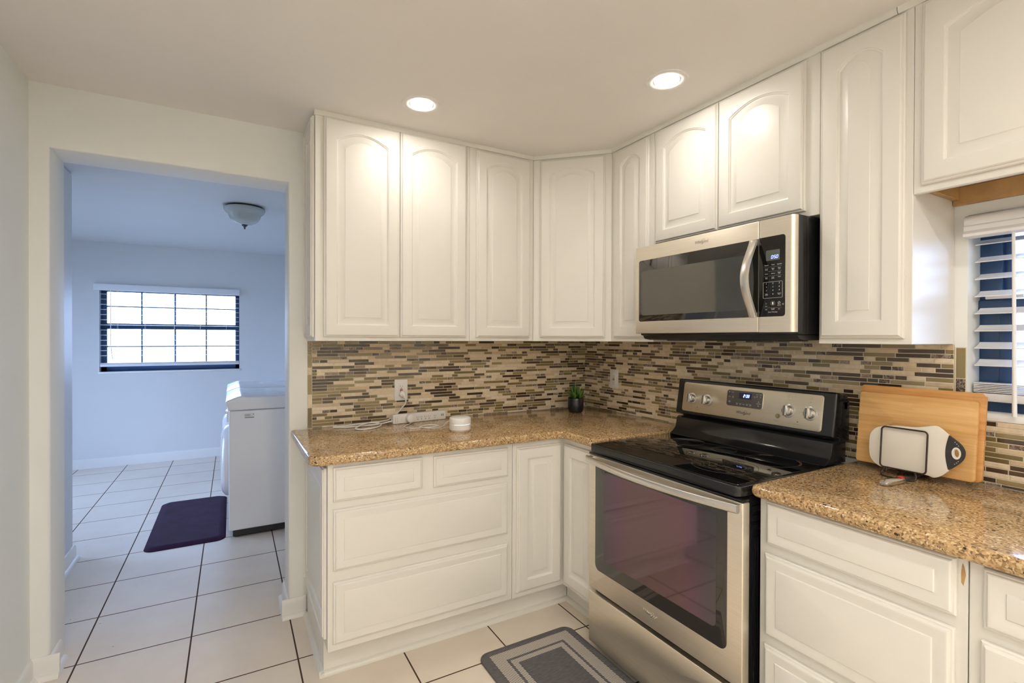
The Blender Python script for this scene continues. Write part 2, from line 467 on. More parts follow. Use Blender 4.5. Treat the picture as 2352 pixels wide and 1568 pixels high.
M['bamboo2'] = m_bamboo('honey_bamboo', [srgb(180, 124, 64), srgb(204, 150, 88), srgb(216, 168, 108)])
def m_glass(name, col=(1, 1, 1), rough=0.0):
    """thin window pane: a clear pane with a faint mirror"""
    N = NT(name)
    t = N.n('ShaderNodeBsdfTransparent'); t.inputs[0].default_value = col + (1,)
    g = N.n('ShaderNodeBsdfGlossy'); g.inputs['Roughness'].default_value = 0.02
    fr = N.n('ShaderNodeFresnel'); fr.inputs[0].default_value = 1.35
    mx = N.n('ShaderNodeMixShader')
    N.l(fr.outputs[0], mx.inputs[0]); N.l(t.outputs[0], mx.inputs[1]); N.l(g.outputs[0], mx.inputs[2])
    N.l(mx.outputs[0], N.t.nodes['Material Output'].inputs[0])
    return N.m
M['pane'] = m_glass('window_pane')
def m_dark_glass(name, base, rough=0.04, film=0, ior=1.5, spec=0.5):
    N = NT(name)
    N.val(N.b, Roughness=rough, IOR=ior, **{'Base Color': base + (1,), 'Specular IOR Level': spec})
    if film:
        N.val(N.b, **{'Thin Film IOR': 1.9})
        v = N.coord()
        sx = N.n('ShaderNodeSeparateXYZ'); N.l(v, sx.inputs[0])
        n = N.n('ShaderNodeMath', operation='ABSOLUTE'); N.l(sx.outputs[1], n.inputs[0])
        r = N.n('ShaderNodeMapRange', interpolation_type='SMOOTHSTEP'); N.val(r, **{'From Min': 0.10, 'From Max': 0.27, 'To Min': film, 'To Max': film + 45})
        N.l(n.outputs[0], r.inputs[0]); N.l(r.outputs[0], N.b.inputs['Thin Film Thickness'])
    return N.m
M['cooktop'] = m_dark_glass('black_ceramic_glass', (0.004, 0.004, 0.004), 0.015, ior=2.2)
M['oven_glass'] = m_dark_glass('tinted_oven_glass', (0.035, 0.03, 0.027), 0.05, film=430, ior=1.7)
M['oven_border'] = m_dark_glass('oven_glass_border', (0.030, 0.026, 0.023), 0.05, ior=1.7)
M['mw_glass'] = m_dark_glass('microwave_glass', (0.012, 0.011, 0.009), 0.04, ior=1.9)
M['mw_mesh'] = m_dark_glass('microwave_screen_glass', (0.06, 0.057, 0.045), 0.06, ior=1.9)
M['mw_panel'] = m_dark_glass('black_gloss_panel', (0.008, 0.007, 0.007), 0.10)
def m_leaf():
    N = NT('succulent_green')
    g = N.n('ShaderNodeNewGeometry')
    r = N.ramp([(0, srgb(26, 62, 20)), (0.5, srgb(62, 112, 38)), (1, srgb(128, 164, 82))]); N.l(g.outputs['Random Per Island'], r.inputs[0])
    N.l(r.outputs[0], N.b.inputs['Base Color']); N.val(N.b, Roughness=0.4)
    return N.m
M['leaf'] = m_leaf()
def m_fabric(name, a, b, scale=(300, 40, 1), rough=0.9):
    N = NT(name)
    v = N.coord(scale)
    n = N.noise(1.0, 4, 0.7, v)
    r = N.ramp([(0.3, a), (0.7, b)]); N.l(n.outputs['Fac'], r.inputs[0]); N.l(r.outputs[0], N.b.inputs['Base Color'])
    N.val(N.b, Roughness=rough, **{'Specular IOR Level': 0.2})
    N.bump(n.outputs['Fac'], 0.3, 0.001)
    return N.m
M['mat_grey'] = m_fabric('grey_woven_mat', srgb(84, 82, 84), srgb(112, 109, 110), (30, 160, 1))
def m_weave():
    """white diagonal threads on grey"""
    N = NT('white_diagonal_weave')
    v = N.coord()
    sx = N.n('ShaderNodeSeparateXYZ'); N.l(v, sx.inputs[0])
    def wave(fx, fy, ph=0):
        a = N.n('ShaderNodeMath', operation='MULTIPLY'); a.inputs[1].default_value = fx; N.l(sx.outputs[0], a.inputs[0])
        b = N.n('ShaderNodeMath', operation='MULTIPLY_ADD'); b.inputs[1].default_value = fy; N.l(sx.outputs[1], b.inputs[0]); N.l(a.outputs[0], b.inputs[2])
        s = N.n('ShaderNodeMath', operation='SINE'); N.l(b.outputs[0], s.inputs[0]); return s.outputs[0]
    w1 = wave(760, 330); w2 = wave(-300, 1500)
    m = N.n('ShaderNodeMath', operation='MULTIPLY_ADD'); m.inputs[1].default_value = 0.35; N.l(w2, m.inputs[0]); N.l(w1, m.inputs[2])
    r = N.ramp([(0.38, srgb(104, 102, 102)), (0.5, srgb(206, 200, 188))])
    mr = N.n('ShaderNodeMapRange'); N.val(mr, **{'From Min': -1.35, 'From Max': 1.35}); N.l(m.outputs[0], mr.inputs[0]); N.l(mr.outputs[0], r.inputs[0])
    N.l(r.outputs[0], N.b.inputs['Base Color']); N.val(N.b, Roughness=0.9, **{'Specular IOR Level': 0.2})
    N.bump(mr.outputs[0], 0.4, 0.001)
    return N.m
M['weave'] = m_weave()
def m_purple():
    N = NT('purple_foam_mat')
    v = N.coord()
    n = N.noise(7, 5, 0.65, v)
    r = N.ramp([(0.3, srgb(40, 12, 36)), (0.65, srgb(54, 24, 62))]); N.l(n.outputs['Fac'], r.inputs[0])
    N.l(r.outputs[0], N.b.inputs['Base Color'])
    vo = N.n('ShaderNodeTexVoronoi', distance='CHEBYCHEV'); N.val(vo, Scale=85, Randomness=0.0); N.l(v, vo.inputs['Vector'])
    N.bump(vo.outputs['Distance'], 0.6, 0.002)
    N.val(N.b, Roughness=0.6, **{'Specular IOR Level': 0.12})
    return N.m
M['purple'] = m_purple()
# ================================================================== SETTING
HC, HL = 2.3740, 2.362          # ceiling heights: kitchen, laundry
XL, XD0, XD1, ZD, WT = -2.7554, -2.6943, -1.8173, 2.1235, 0.21
def struct(name, bm, m, parent=None, **kw):
    return obj(name, bm, m, parent, kind=None if parent else 'structure', **kw)
b = new_bm(); box(b, -4.9, -5.8, -0.12, 0.25, 4.3, 0.0); struct('floor', b, M['floor'])
b = new_bm(); box(b, -3.0, -5.8, HC, 0.25, 0.0, HC + 0.1); struct('ceiling', b, M['ceil'])
b = new_bm(); box(b, -4.9, 0.21, HL, -1.3, 4.3, HL + 0.13); struct('ceiling', b, M['lwall'])
# back wall with the open doorway (edges softly rounded)
b = new_bm()
pts = [(XL - 0.15, 0), (XD0, 0), (XD0, ZD), (XD1, ZD), (XD1, 0), (0.0, 0), (0.0, HC + 0.05), (XL - 0.15, HC + 0.05)]
prism(b, pts, -WT, 0.0, FB(0.0), bev=0.012, seg=3)
struct('wall_back', b, M['wall'])
b = new_bm(); box(b, XL - 0.15, -5.8, 0, XL, 0.0, HC); struct('wall_left', b, M['wall'])
# right wall round the kitchen window
KY0, KY1, KZ0, KZ1 = -1.975, -2.95, 1.118, 1.765
b = new_bm()
box(b, 0, KY0, 0, 0.2, 0.21, HC + 0.05); box(b, 0, -5.8, 0, 0.2, KY1, HC + 0.05)
box(b, 0, KY1, 0, 0.2, KY0, KZ0); box(b, 0, KY1, KZ1, 0.2, KY0, HC + 0.05)
struct('wall_right', b, M['wall'])
b = new_bm(); box(b, XL - 0.15, -5.8, 0, 0.2, -5.6, HC); struct('wall_front', b, M['wall'])
# laundry room shell
b = new_bm(); box(b, -3.1, WT, 0, -2.906, 1.32, HL, 0.012, 3); struct('wall_stub', b, M['lwall'])
b = new_bm(); box(b, -4.9, 1.32, 0, -4.75, 1.95, HL); box(b, -4.9, 3.55, 0, -4.75, 4.2, HL); box(b, -4.9, 1.95, 2.08, -4.75, 3.55, HL); box(b, -4.9, 1.17, 0, -3.1, 1.32, HL); struct('wall_laundry_left', b, M['lwall'])
b = new_bm(); box(b, -1.35, WT, 0, -1.2, 4.2, HL); struct('wall_laundry_right', b, M['lwall'])
b = new_bm()
for y in (1.95, 2.72, 3.49): box(b, -4.85, y, 0.0, -4.79, y + 0.06, 2.08, 0.004)
box(b, -4.85, 1.95, 2.02, -4.79, 3.55, 2.08, 0.004); box(b, -4.85, 1.95, 0.0, -4.79, 3.55, 0.06, 0.004)
dr = struct('door_1', b, M['base'])
b = new_bm(); box(b, -4.825, 2.0, 0.05, -4.820, 3.5, 2.04); obj('pane', b, M['pane'], dr, smooth=0)
FY = 3.994
LX0, LX1, LZ0, LZ1 = -3.264, -1.981, 1.0, 1.90
b = new_bm()
box(b, -4.9, FY, 0, LX0, FY + 0.2, HL); box(b, LX1, FY, 0, -1.2, FY + 0.2, HL)
box(b, LX0, FY, 0, LX1, FY + 0.2, LZ0); box(b, LX0, FY, LZ1, LX1, FY + 0.2, HL)
struct('wall_laundry_far', b, M['lwall'])
# baseboards with a quarter round shoe
def baseboard(name, p0, p1, n, h=0.088, t=0.013, shoe=True):
    """board from p0 to p1 along a wall whose room side normal is n"""
    P0, P1, N = Vector(p0), Vector(p1), Vector(n)
    L = (P1 - P0).length
    F = frame(P0 + N * 0, N, (0, 0, 1), (P1 - P0) if N.cross(Vector((0, 0, 1))).dot(P1 - P0) > 0 else (P0 - P1))
    if N.cross(Vector((0, 0, 1))).dot(P1 - P0) <= 0: F = frame(P1, N, (0, 0, 1), P0 - P1)
    b = new_bm()
    prof = [(0, 0), (t, 0), (t, h * 0.72)] + [(t - t * 0.75 * (1 - cos(a)), h * 0.72 + h * 0.28 * sin(a)) for a in [radians(x) for x in (20, 45, 70, 90)]] + [(0, h)]
    prism(b, prof, 0, L, F)
    if shoe:
        q = [(t, 0)] + [(t + 0.019 * cos(radians(x)), 0.019 * sin(radians(x))) for x in (0, 15, 30, 45, 60, 75, 90)]
        prism(b, q, 0, L, F)
    return struct(name, b, M['base'])
baseboard('baseboard_left', (XL, -5.6, 0), (XL, 0, 0), (1, 0, 0))
baseboard('baseboard_back', (XL, 0, 0), (XD0 + 0.03, 0, 0), (0, -1, 0))
baseboard('baseboard_jamb', (XD0, -0.0, 0), (XD0, 0.115, 0), (1, 0, 0))
baseboard('baseboard_jamb', (XD1, -0.0, 0), (XD1, WT, 0), (-1, 0, 0))
baseboard('baseboard_back', (XD1 - 0.03, 0, 0), (-1.739, 0, 0), (0, -1, 0))
baseboard('baseboard_stub', (-2.906, WT, 0), (-2.906, 1.33, 0), (1, 0, 0))
baseboard('baseboard_far', (-4.75, FY, 0), (-1.35, FY, 0), (0, -1, 0), h=0.10, shoe=False)
# trim strip where the cabinets meet the ceiling, shoe moulding on the toe kicks
def strip(name, pts, r, mat):
    b = new_bm(); loops(b, pts, cap0=True, cap1=True); return struct(name, b, M[mat])
DU, DB, DT = 0.2917, 0.6184, 0.5274
XU, XA, YA = -1.7380, -0.5965, -0.5965
def crown(name, A, B, n, h=0.02, t=0.012):
    A, B, n = Vector(A), Vector(B), Vector(n).normalized()
    ls = []
    for P in (A, B):
        ls.append([P + n * -0.004, P + n * t * 0.55, P + n * t + Vector((0, 0, h * 0.45)), P + n * t + Vector((0, 0, h)), P + n * -0.004 + Vector((0, 0, h))])
    b = new_bm(); loops(b, ls, cap0=True, cap1=True); return struct(name, b, M['trim'], smooth=50)
zc = HC - 0.0195
crown('trim_1', (XU - 0.004, -DU, zc), (XA + 0.006, -DU, zc), (0, -1, 0))
crown('trim_2', (XA, -DU, zc), (-DU, YA, zc), (-1, -1, 0))
crown('trim_3', (-DU, YA + 0.006, zc), (-DU, -1.90, zc), (-1, 0, 0))
crown('trim_4', (-DU, -1.902, zc), (-DU, -3.4, zc), (-1, 0, 0))
def shoe(name, A, B, n, r=0.019):
    A, B, n = Vector(A), Vector(B), Vector(n).normalized()
    ls = [[P] + [P + n * r * cos(radians(x)) + Vector((0, 0, r * sin(radians(x)))) for x in (0, 15, 30, 45, 60, 75, 90)] for P in (A, B)]
    b = new_bm(); loops(b, ls, cap0=True, cap1=True); return struct(name, b, M['trim'], smooth=50)
shoe('trim_5', (-1.7360 - 0.019, -DT, 0), (-DT, -DT, 0), (0, -1, 0))
shoe('trim_6', (-1.7360, 0.0 - 0.033, 0), (-1.7360, -DT - 0.019, 0), (-1, 0, 0))
shoe('trim_7', (-DT, -DT - 0.0005, 0), (-DT, -0.897, 0), (-1, 0, 0))
# ------------------------------------------------------------------ windows
def window_laundry():
    b = new_bm(); y0, y1 = FY + 0.075, FY + 0.12
    box(b, LX0, y0, LZ0, LX0 + 0.05, y1, LZ1, 0.003); box(b, LX1 - 0.04, y0, LZ0, LX1, y1, LZ1, 0.003)
    box(b, LX0, y0, LZ1 - 0.05, LX1, y1, LZ1, 0.003); box(b, LX0, y0, LZ0, LX1, y1, LZ0 + 0.055, 0.003)
    box(b, LX0, y0 - 0.012, 1.452, LX1, y1, 1.512, 0.003)
    w = struct('window_1', b, M['frame'])
    b = new_bm()
    for x in (-2.916, -2.614, -2.315):
        d = 0.009 if x == -2.614 else 0.007
        box(b, x - d, y0 + 0.012, LZ0, x + d, y1 - 0.012, LZ1, 0.002)
    for z in (1.694, 1.264): box(b, LX0, y0 + 0.014, z - 0.006, LX1, y1 - 0.014, z + 0.006, 0.002)
    obj('muntin_grid', b, M['frame'], w)
    b = new_bm(); box(b, LX0 + 0.04, y0 + 0.02, LZ0 + 0.04, LX1 - 0.03, y0 + 0.025, LZ1 - 0.04); obj('pane', b, M['pane'], w, smooth=0)
    b = new_bm(); box(b, LX0 - 0.01, FY - 0.012, LZ0 - 0.022, LX1 + 0.005, FY + 0.075, LZ0, 0.004); obj('sill', b, M['base'], w)
window_laundry()
def window_kitchen():
    x0, x1 = 0.095, 0.15
    b = new_bm()
    box(b, x0, KY0 - 0.055, KZ0, x1, KY0, KZ1, 0.003); box(b, x0, KY1, KZ0, x1, KY1 + 0.055, KZ1, 0.003)
    box(b, x0, KY1, KZ1 - 0.05, x1, KY0, KZ1, 0.003); box(b, x0 - 0.02, KY1, KZ0, x1, KY0, KZ0 + 0.055, 0.003)
    box(b, x0 - 0.012, KY1, 1.452, x1, KY0, 1.495, 0.003)
    w = struct('window_2', b, M['frame'])
    b = new_bm()
    box(b, x0 - 0.005, KY0 - 0.085, KZ0 + 0.04, x0 + 0.02, KY0 - 0.05, 1.455, 0.004)
    box(b, x0 - 0.005, KY1 + 0.05, KZ0 + 0.04, x0 + 0.02, KY1 + 0.085, 1.455, 0.004)
    box(b, x0 + 0.02, KY0 - 0.075, 1.49, x0 + 0.04, KY0 - 0.05, KZ1, 0.004)
    obj('sash', b, M['frame'], w)
    b = new_bm(); box(b, x0 + 0.022, KY1 + 0.05, KZ0 + 0.05, x0 + 0.027, KY0 - 0.05, KZ1 - 0.04); obj('pane', b, M['pane'], w, smooth=0)
    b = new_bm(); box(b, x0 - 0.022, KY0 - 0.11, 1.497, x0 - 0.012, KY0 - 0.02, 1.508, 0.002); box(b, x0 - 0.024, KY0 - 0.066, 1.508, x0 - 0.014, KY0 - 0.058, 1.516, 0.001)
    obj('latch_rail', b, M['white'], w)
    b = new_bm()
    y = KY0
    k = 0
    while y > KY1 + 0.01:
        yy = max(y - 0.152, KY1)
        prism(b, [(-0.006, KZ0 - 0.004), (0.095, KZ0 - 0.001), (0.095, KZ0 + 0.018), (0.004, KZ0 + 0.016), (-0.004, KZ0 + 0.010), (-0.006, KZ0 + 0.004)], 0, y - yy - 0.002, frame((0, y - (0 if k else 0.001), 0), (1, 0, 0), (0, 0, 1), (0, -1, 0)), bev=0.001)
        y -= 0.152; k += 1
    obj('sill', b, M['base'], w)
window_kitchen()
# ================================================================== blinds
def slat_mesh(b, F, L, wdt=0.05, t=0.0028):
    pr = []
    for k in range(7):
        u = -wdt / 2 + wdt * k / 6
        pr.append((u, 0.0022 * (1 - (2 * u / wdt) ** 2) + t / 2))
    for k in range(6, -1, -1):
        u = -wdt / 2 + wdt * k / 6
        pr.append((u, 0.0022 * (1 - (2 * u / wdt) ** 2) - t / 2))
    prism(b, pr, 0, L, F)
def blind_laundry():
    t = thing('window_blind', 'white slatted blind hanging at the laundry room window, slats tilted open', 'blind', (-2.62, FY, 1.0))
    b = new_bm(); box(b, -3.306, FY - 0.055, 1.853, -1.979, FY - 0.005, 1.9216, 0.006, 3); obj('valance', b, M['blind'], t)
    ys = FY + 0.022
    for k in range(13):
        z = 1.8175 - 0.0541 * k
        b = new_bm(); a = radians(4 if k < 7 else 2)
        slat_mesh(b, frame((LX0 + 0.006, ys, z), (0, cos(a), sin(a)), (0, -sin(a), cos(a)), (1, 0, 0)), LX1 - LX0 - 0.012)
        obj('slat', b, M['blind'], t)
    b = new_bm(); box(b, LX0 + 0.004, ys - 0.026, 1.052, LX1 - 0.004, ys + 0.024, 1.078, 0.005)
    for q in range(4): box(b, LX0 + 0.005, ys - 0.025, 1.0785 + 0.0035 * q, LX1 - 0.005, ys + 0.024, 1.0810 + 0.0035 * q, 0.001)
    obj('bottom_rail', b, M['blind'], t)
    b = new_bm()
    for x in (-3.115, -2.878, -2.614, -2.37, -2.115):
        for yy in (ys - 0.027, ys + 0.026): tube(b, [(x, yy, 1.86), (x, yy, 1.08)], 0.0012, 6)
    obj('ladder_cord', b, M['blind'], t)
    b = new_bm(); tube(b, spline([(-3.165, FY - 0.03, 1.853), (-3.165, FY - 0.03, 1.6), (-3.165, FY - 0.03, 1.33), (-3.16, FY - 0.028, 1.22), (-3.148, FY - 0.022, 1.12)], 6), 0.0035, 8)
    obj('tilt_wand', b, M['blind'], t)
blind_laundry()
def blind_kitchen():
    t = thing('window_blind', 'white slatted blind inside the kitchen window recess above the tile backsplash', 'blind', (0.04, -2.46, 1.16))
    L0, L1 = KY0 - 0.008, KY1 + 0.008
    b = new_bm()
    pr = [(-0.045, 1.690), (-0.048, 1.698), (-0.044, 1.704), (-0.040, 1.708), (-0.043, 1.716), (-0.043, 1.722), (-0.037, 1.726), (-0.040, 1.732), (-0.040, 1.744), (-0.036, 1.752), (-0.028, 1.757), (0.012, 1.757), (0.012, 1.690)]
    prism(b, pr, 0, -L1 + KY0 - 0.002, frame((0, KY0 - 0.002, 0), (1, 0, 0), (0, 0, 1), (0, -1, 0)))
    obj('valance', b, M['blind'], t)
    xs = 0.052
    for k in range(8):
        z = 1.6735 - 0.0553 * k + 0.006
        b = new_bm(); a = radians(22)
        slat_mesh(b, frame((xs, L1, z), (cos(a), 0, sin(a)), (sin(a), 0, -cos(a)), (0, 1, 0)), L0 - L1)
        obj('slat', b, M['blind'], t)
    b = new_bm()
    for q in range(6): slat_mesh(b, frame((xs, L1, 1.2005 + 0.0052 * q), (1, 0, 0), (0, 0, -1), (0, 1, 0)), L0 - L1)
    obj('slat_stack', b, M['blind'], t)
    b = new_bm(); box(b, xs - 0.026, L1, 1.170, xs + 0.026, L0, 1.196, 0.005); obj('bottom_rail', b, M['blind'], t)
    b = new_bm()
    for y in (-2.155, -2.46, -2.80):
        for x in (xs - 0.028, xs + 0.028): tube(b, [(x, y, 1.69), (x, y, 1.19)], 0.0011, 6)
    tube(b, spline([(0.018, -2.16, 1.218), (0.010, -2.150, 1.205), (0.012, -2.146, 1.188), (0.018, -2.158, 1.178)], 6), 0.0012, 6)
    obj('ladder_cord', b, M['blind'], t)
    b = new_bm(); tube(b, [(-0.020, -2.0865, 1.695), (-0.020, -2.090, 1.40), (-0.0205, -2.0925, 1.135)], [0.0042, 0.0048, 0.0062], 12)
    obj('tilt_wand', b, M['blind'], t)
blind_kitchen()
# ================================================================== mosaic backsplash
def mosaic(name, F, regions, label, seed, holes=()):
    rnd = random.Random(seed)
    b = new_bm()
    tb = bmesh.new()
    pitch, hgt, gap = 0.01583, 0.0130, 0.0026
    lens = [0.034, 0.034, 0.050, 0.066, 0.066, 0.100, 0.100, 0.132]
    mi_of = lambda: rnd.choices([1, 2, 3, 4], [34, 35, 21, 14])[0]
    def piece(u0, v0, u1, v1, mi):
        d, c = 0.0055 + rnd.uniform(-0.0004, 0.0004), 0.0009
        V = [tb.verts.new(p) for p in [(u0, v0, 0.003), (u1, v0, 0.003), (u1, v1, 0.003), (u0, v1, 0.003), (u0, v0, d - c), (u1, v0, d - c), (u1, v1, d - c), (u0, v1, d - c),
                                     (u0 + c, v0 + c, d), (u1 - c, v0 + c, d), (u1 - c, v1 - c, d), (u0 + c, v1 - c, d)]]
        for q in ((0, 1, 5, 4), (1, 2, 6, 5), (2, 3, 7, 6), (3, 0, 4, 7), (4, 5, 9, 8), (5, 6, 10, 9), (6, 7, 11, 10), (7, 4, 8, 11), (8, 9, 10, 11)):
            f = tb.faces.new([V[i] for i in q]); f.material_index = mi
    for (ua, va, ub, vb, border) in regions:
        box(b, ua, va, 0.0, ub, vb, 0.0038, M=F)
        if border:                                   # a column of upright pieces closes the run
            side, w = border
            x0, x1 = (ua, ua + w) if side < 0 else (ub - w, ub)
            v = vb - 0.0012
            while v > va + 0.02:
                l = rnd.choice([0.034, 0.066, 0.1]); v1 = max(v - l, va)
                piece(x0 + 0.001, v1 + gap / 2, x1 - gap / 2, v - gap / 2, mi_of()); v = v1
            if side < 0: ua = x1
            else: ub = x0
        row = 0
        v1 = vb - 0.0012
        while v1 > va + 0.004:
            v0 = max(v1 - hgt, va)
            u = ua + gap / 2
            first = rnd.choice([0.02, 0.045, 0.07, 0.1, 0.13])
            prev = 0
            while u < ub - gap / 2 - 0.004:
                l = first if first else rnd.choice(lens)
                first = None
                u1 = min(u + l, ub - gap / 2)
                if ub - gap / 2 - u1 < 0.012: u1 = ub - gap / 2
                mi = mi_of()
                if mi == prev and mi != 1: mi = mi_of()
                if mi == 4: u1 = min(u1, u + rnd.choice([0.034, 0.034, 0.066]))
                prev = mi
                piece(u, v0, u1, v1, mi)
                u = u1 + gap
            v1 -= pitch; row += 1
    merge(b, tb, F)
    return obj(name, b, [M['grout'], M['t_stone'], M['t_olive'], M['t_brown'], M['t_marble']], None, label, smooth=0, cat='backsplash')
mosaic('tile_backsplash', FB(-0.0005), [(-1.7327, 0.9145, -0.006, 1.349, (-1, 0.021))], 'brown and cream mosaic tile backsplash behind the router and power strip', 11)
mosaic('tile_backsplash', FR(-0.0005), [(0.0, 0.9145, 1.9435, 1.349, None), (1.9445, 0.9145, 1.974, 1.341, (1, 0.026)), (1.976, 0.9145, 2.95, 1.112, None), (0.96, 1.351, 1.66, 1.376, None)],
       'brown and cream mosaic tile backsplash behind the stove, running under the window', 23)
b = new_bm(); box(b, -0.0045, -0.945, 1.351, -0.0005, -0.905, 1.374); struct('trim_8', b, M['drywall'])
# ================================================================== cabinets
def panel_loops(b, F, u0, v0, u1, v1, arch=0.0, style='raised', base=0.0, T_=0.019):
    """door or drawer front with a routed edge; `arch` lifts the middle of the panel's top"""
    N = 14
    def loop(ins, d, pan=False, top=None):
        a0, b0, a1, b1 = u0 + ins, v0 + ins, u1 - ins, v1 - ins
        out = [(a0, b0, d), (a1, b0, d)]
        ts = b1 if top is None else top
        for k in range(N + 1):
            t = k / N
            u = a1 + (a0 - a1) * t
            rise = 0
            if pan and arch: rise = arch * (1 - (2 * t - 1) ** 2)
            out.append((u, ts + rise, d))
        return out
    B = base
    ls = [loop(0, B), loop(0, B + 0.0085), loop(0.0028, B + 0.0115), loop(0.0062, B + 0.0118), loop(0.0075, B + 0.0160), loop(0.0105, B + T_ - 0.0004), loop(0.0125, B + T_)]
    if style == 'raised':
        st = 0.054
        hh = v1 - (arch + 0.056) if arch else v1 - st
        g = lambda e: (hh - e) if arch else None
        sd = lambda e, d: loop(st + e, d, True, (hh - e) if arch else v1 - st - e)
        ls += [sd(0, B + T_), sd(0.0012, B + T_ - 0.0030), sd(0.0040, B + T_ - 0.0042), sd(0.0065, B + T_ - 0.0085), sd(0.0095, B + T_ - 0.0088), sd(0.034, B + T_ - 0.0028), sd(0.0365, B + T_ - 0.0006), sd(0.038, B + T_ - 0.0004)]
    elif style == 'drawer':
        ls += [loop(0.016, B + T_), loop(0.037, B + T_ - 0.0035), loop(0.0385, B + T_ - 0.0035), loop(0.0405, B + T_ - 0.0008), loop(0.042, B + T_ - 0.0004)]
    loops(b, ls, F, cap0=True, cap1=True)
def front(name, F, u0, v0, u1, v1, parent, arch=0.0, style='raised', base=0.0006, mat='cab'):
    b = new_bm(); panel_loops(b, F, u0, v0, u1, v1, arch, style, base)
    return obj(name, b, M[mat], parent, smooth=28)
def carcass(F, u0, u1, v0, v1, depth, parent, name='carcass', gap=0.0006):
    b = new_bm(); box(b, u0 + gap, v0, -depth, u1 - gap, v1, 0.0, 0.0012, 1, M=F)
    return obj(name, b, M['cab'], parent)
FU = FB(-DU); FUR = FR(-DU)
ZB, ZT = 1.3507, HC - 0.001
# --- wall cabinets, left run
t = thing('wall_cabinet', 'tall two-door cream wall cabinet nearest the laundry doorway', 'cabinet', (-1.37, -0.15, ZB), group=None)
carcass(FU, XU, -0.986, ZB, ZT, DU - 0.002, t)
front('door', FU, -1.7025, 1.3690, -1.3588, 2.3535, t, 0.040); front('door', FU, -1.3540, 1.3690, -1.0075, 2.3535, t, 0.040)
b = new_bm(); panel_loops(b, frame((XU, 0, 0), (0, -1, 0), (0, 0, 1), (-1, 0, 0)), 0.012, 1.369, DU - 0.012, 2.3535, 0.0, 'raised', 0.0006, 0.010); obj('end_panel', b, M['cab'], t, smooth=28)
t = thing('wall_cabinet', 'narrow single-door cream wall cabinet left of the angled corner cabinet', 'cabinet', (-0.79, -0.15, ZB))
carcass(FU, -0.986, XA, ZB, ZT, DU - 0.002, t)
front('door', FU, -0.9500, 1.3690, -0.6235, 2.3470, t, 0.036)
# --- diagonal corner
t = thing('corner_wall_cabinet', 'cream corner wall cabinet with an angled door above the potted plant', 'cabinet', (-0.25, -0.25, ZB))
b = new_bm()
prism(b, [(-0.002, -0.002), (XA + 0.0006, -0.002), (XA + 0.0006, -DU), (-DU, YA + 0.0006), (-0.002, YA + 0.0006)], ZB, ZT, Matrix()); obj('carcass', b, M['cab'], t)
r2 = math.sqrt(0.5)
FD = frame((XA, -DU, 0), (r2, -r2, 0), (0, 0, 1), (-r2, -r2, 0))
LD = (XA + DU) * -1 / r2
front('door', FD, 0.0415, 1.3690, LD - 0.0350, 2.3470, t, 0.036)
# --- right run
t = thing('wall_cabinet', 'slim cream wall cabinet between the corner cabinet and the microwave', 'cabinet', (-0.15, -0.75, ZB))
carcass(FUR, 0.5965, 0.900, ZB, ZT, DU - 0.002, t)
front('door', FUR, 0.6250, 1.3690, 0.8740, 2.3480, t, 0.030)
t = thing('wall_cabinet', 'short two-door cream wall cabinet directly above the microwave', 'cabinet', (-0.15, -1.28, 1.80))
carcass(FUR, 0.900, 1.6715, 1.798, ZT, DU - 0.002, t)
front('door', FUR, 0.9190, 1.8180, 1.2655, 2.3480, t, 0.036); front('door', FUR, 1.2690, 1.8180, 1.6255, 2.3480, t, 0.036)
t = thing('wall_cabinet', 'tall single-door cream wall cabinet right of the microwave', 'cabinet', (-0.15, -1.81, ZB))
carcass(FUR, 1.6715, 1.9415, ZB, ZT, DU - 0.002, t)
front('door', FUR, 1.6800, 1.3690, 1.9230, 2.3480, t, 0.036)
t = thing('wall_cabinet', 'cream wall cabinet above the kitchen window with bare wood underneath', 'cabinet', (-0.15, -2.43, 1.80))
b = new_bm()
box(b, 1.9421, 1.7975, -0.019, 2.93, ZT, 0.0, 0.0012, 1, M=FUR); box(b, 1.9421, 1.8600, -DU + 0.002, 2.93, ZT, -0.0195, M=FUR)
obj('carcass', b, M['cab'], t)
front('door', FUR, 1.9640, 1.8180, 2.4300, 2.3480, t, 0.040); front('door', FUR, 2.4340, 1.8180, 2.9000, 2.3480, t, 0.040)
b = new_bm(); box(b, 1.9424, 1.8560, -DU + 0.003, 2.93, 1.8595, -0.020, M=FUR); obj('underside', b, M['under'], t, 'unpainted tan underside panel')
b = new_bm()
box(b, 1.9424, 1.8150, -DU + 0.024, 1.9600, 1.8555, -0.021, 0.0015, 1, M=FUR); box(b, 1.9424, 1.7985, -DU + 0.003, 2.93, 1.8555, -DU + 0.0225, 0.0015, 1, M=FUR)
obj('mounting_rail', b, M['rail'], t, 'bare wood mounting rail')
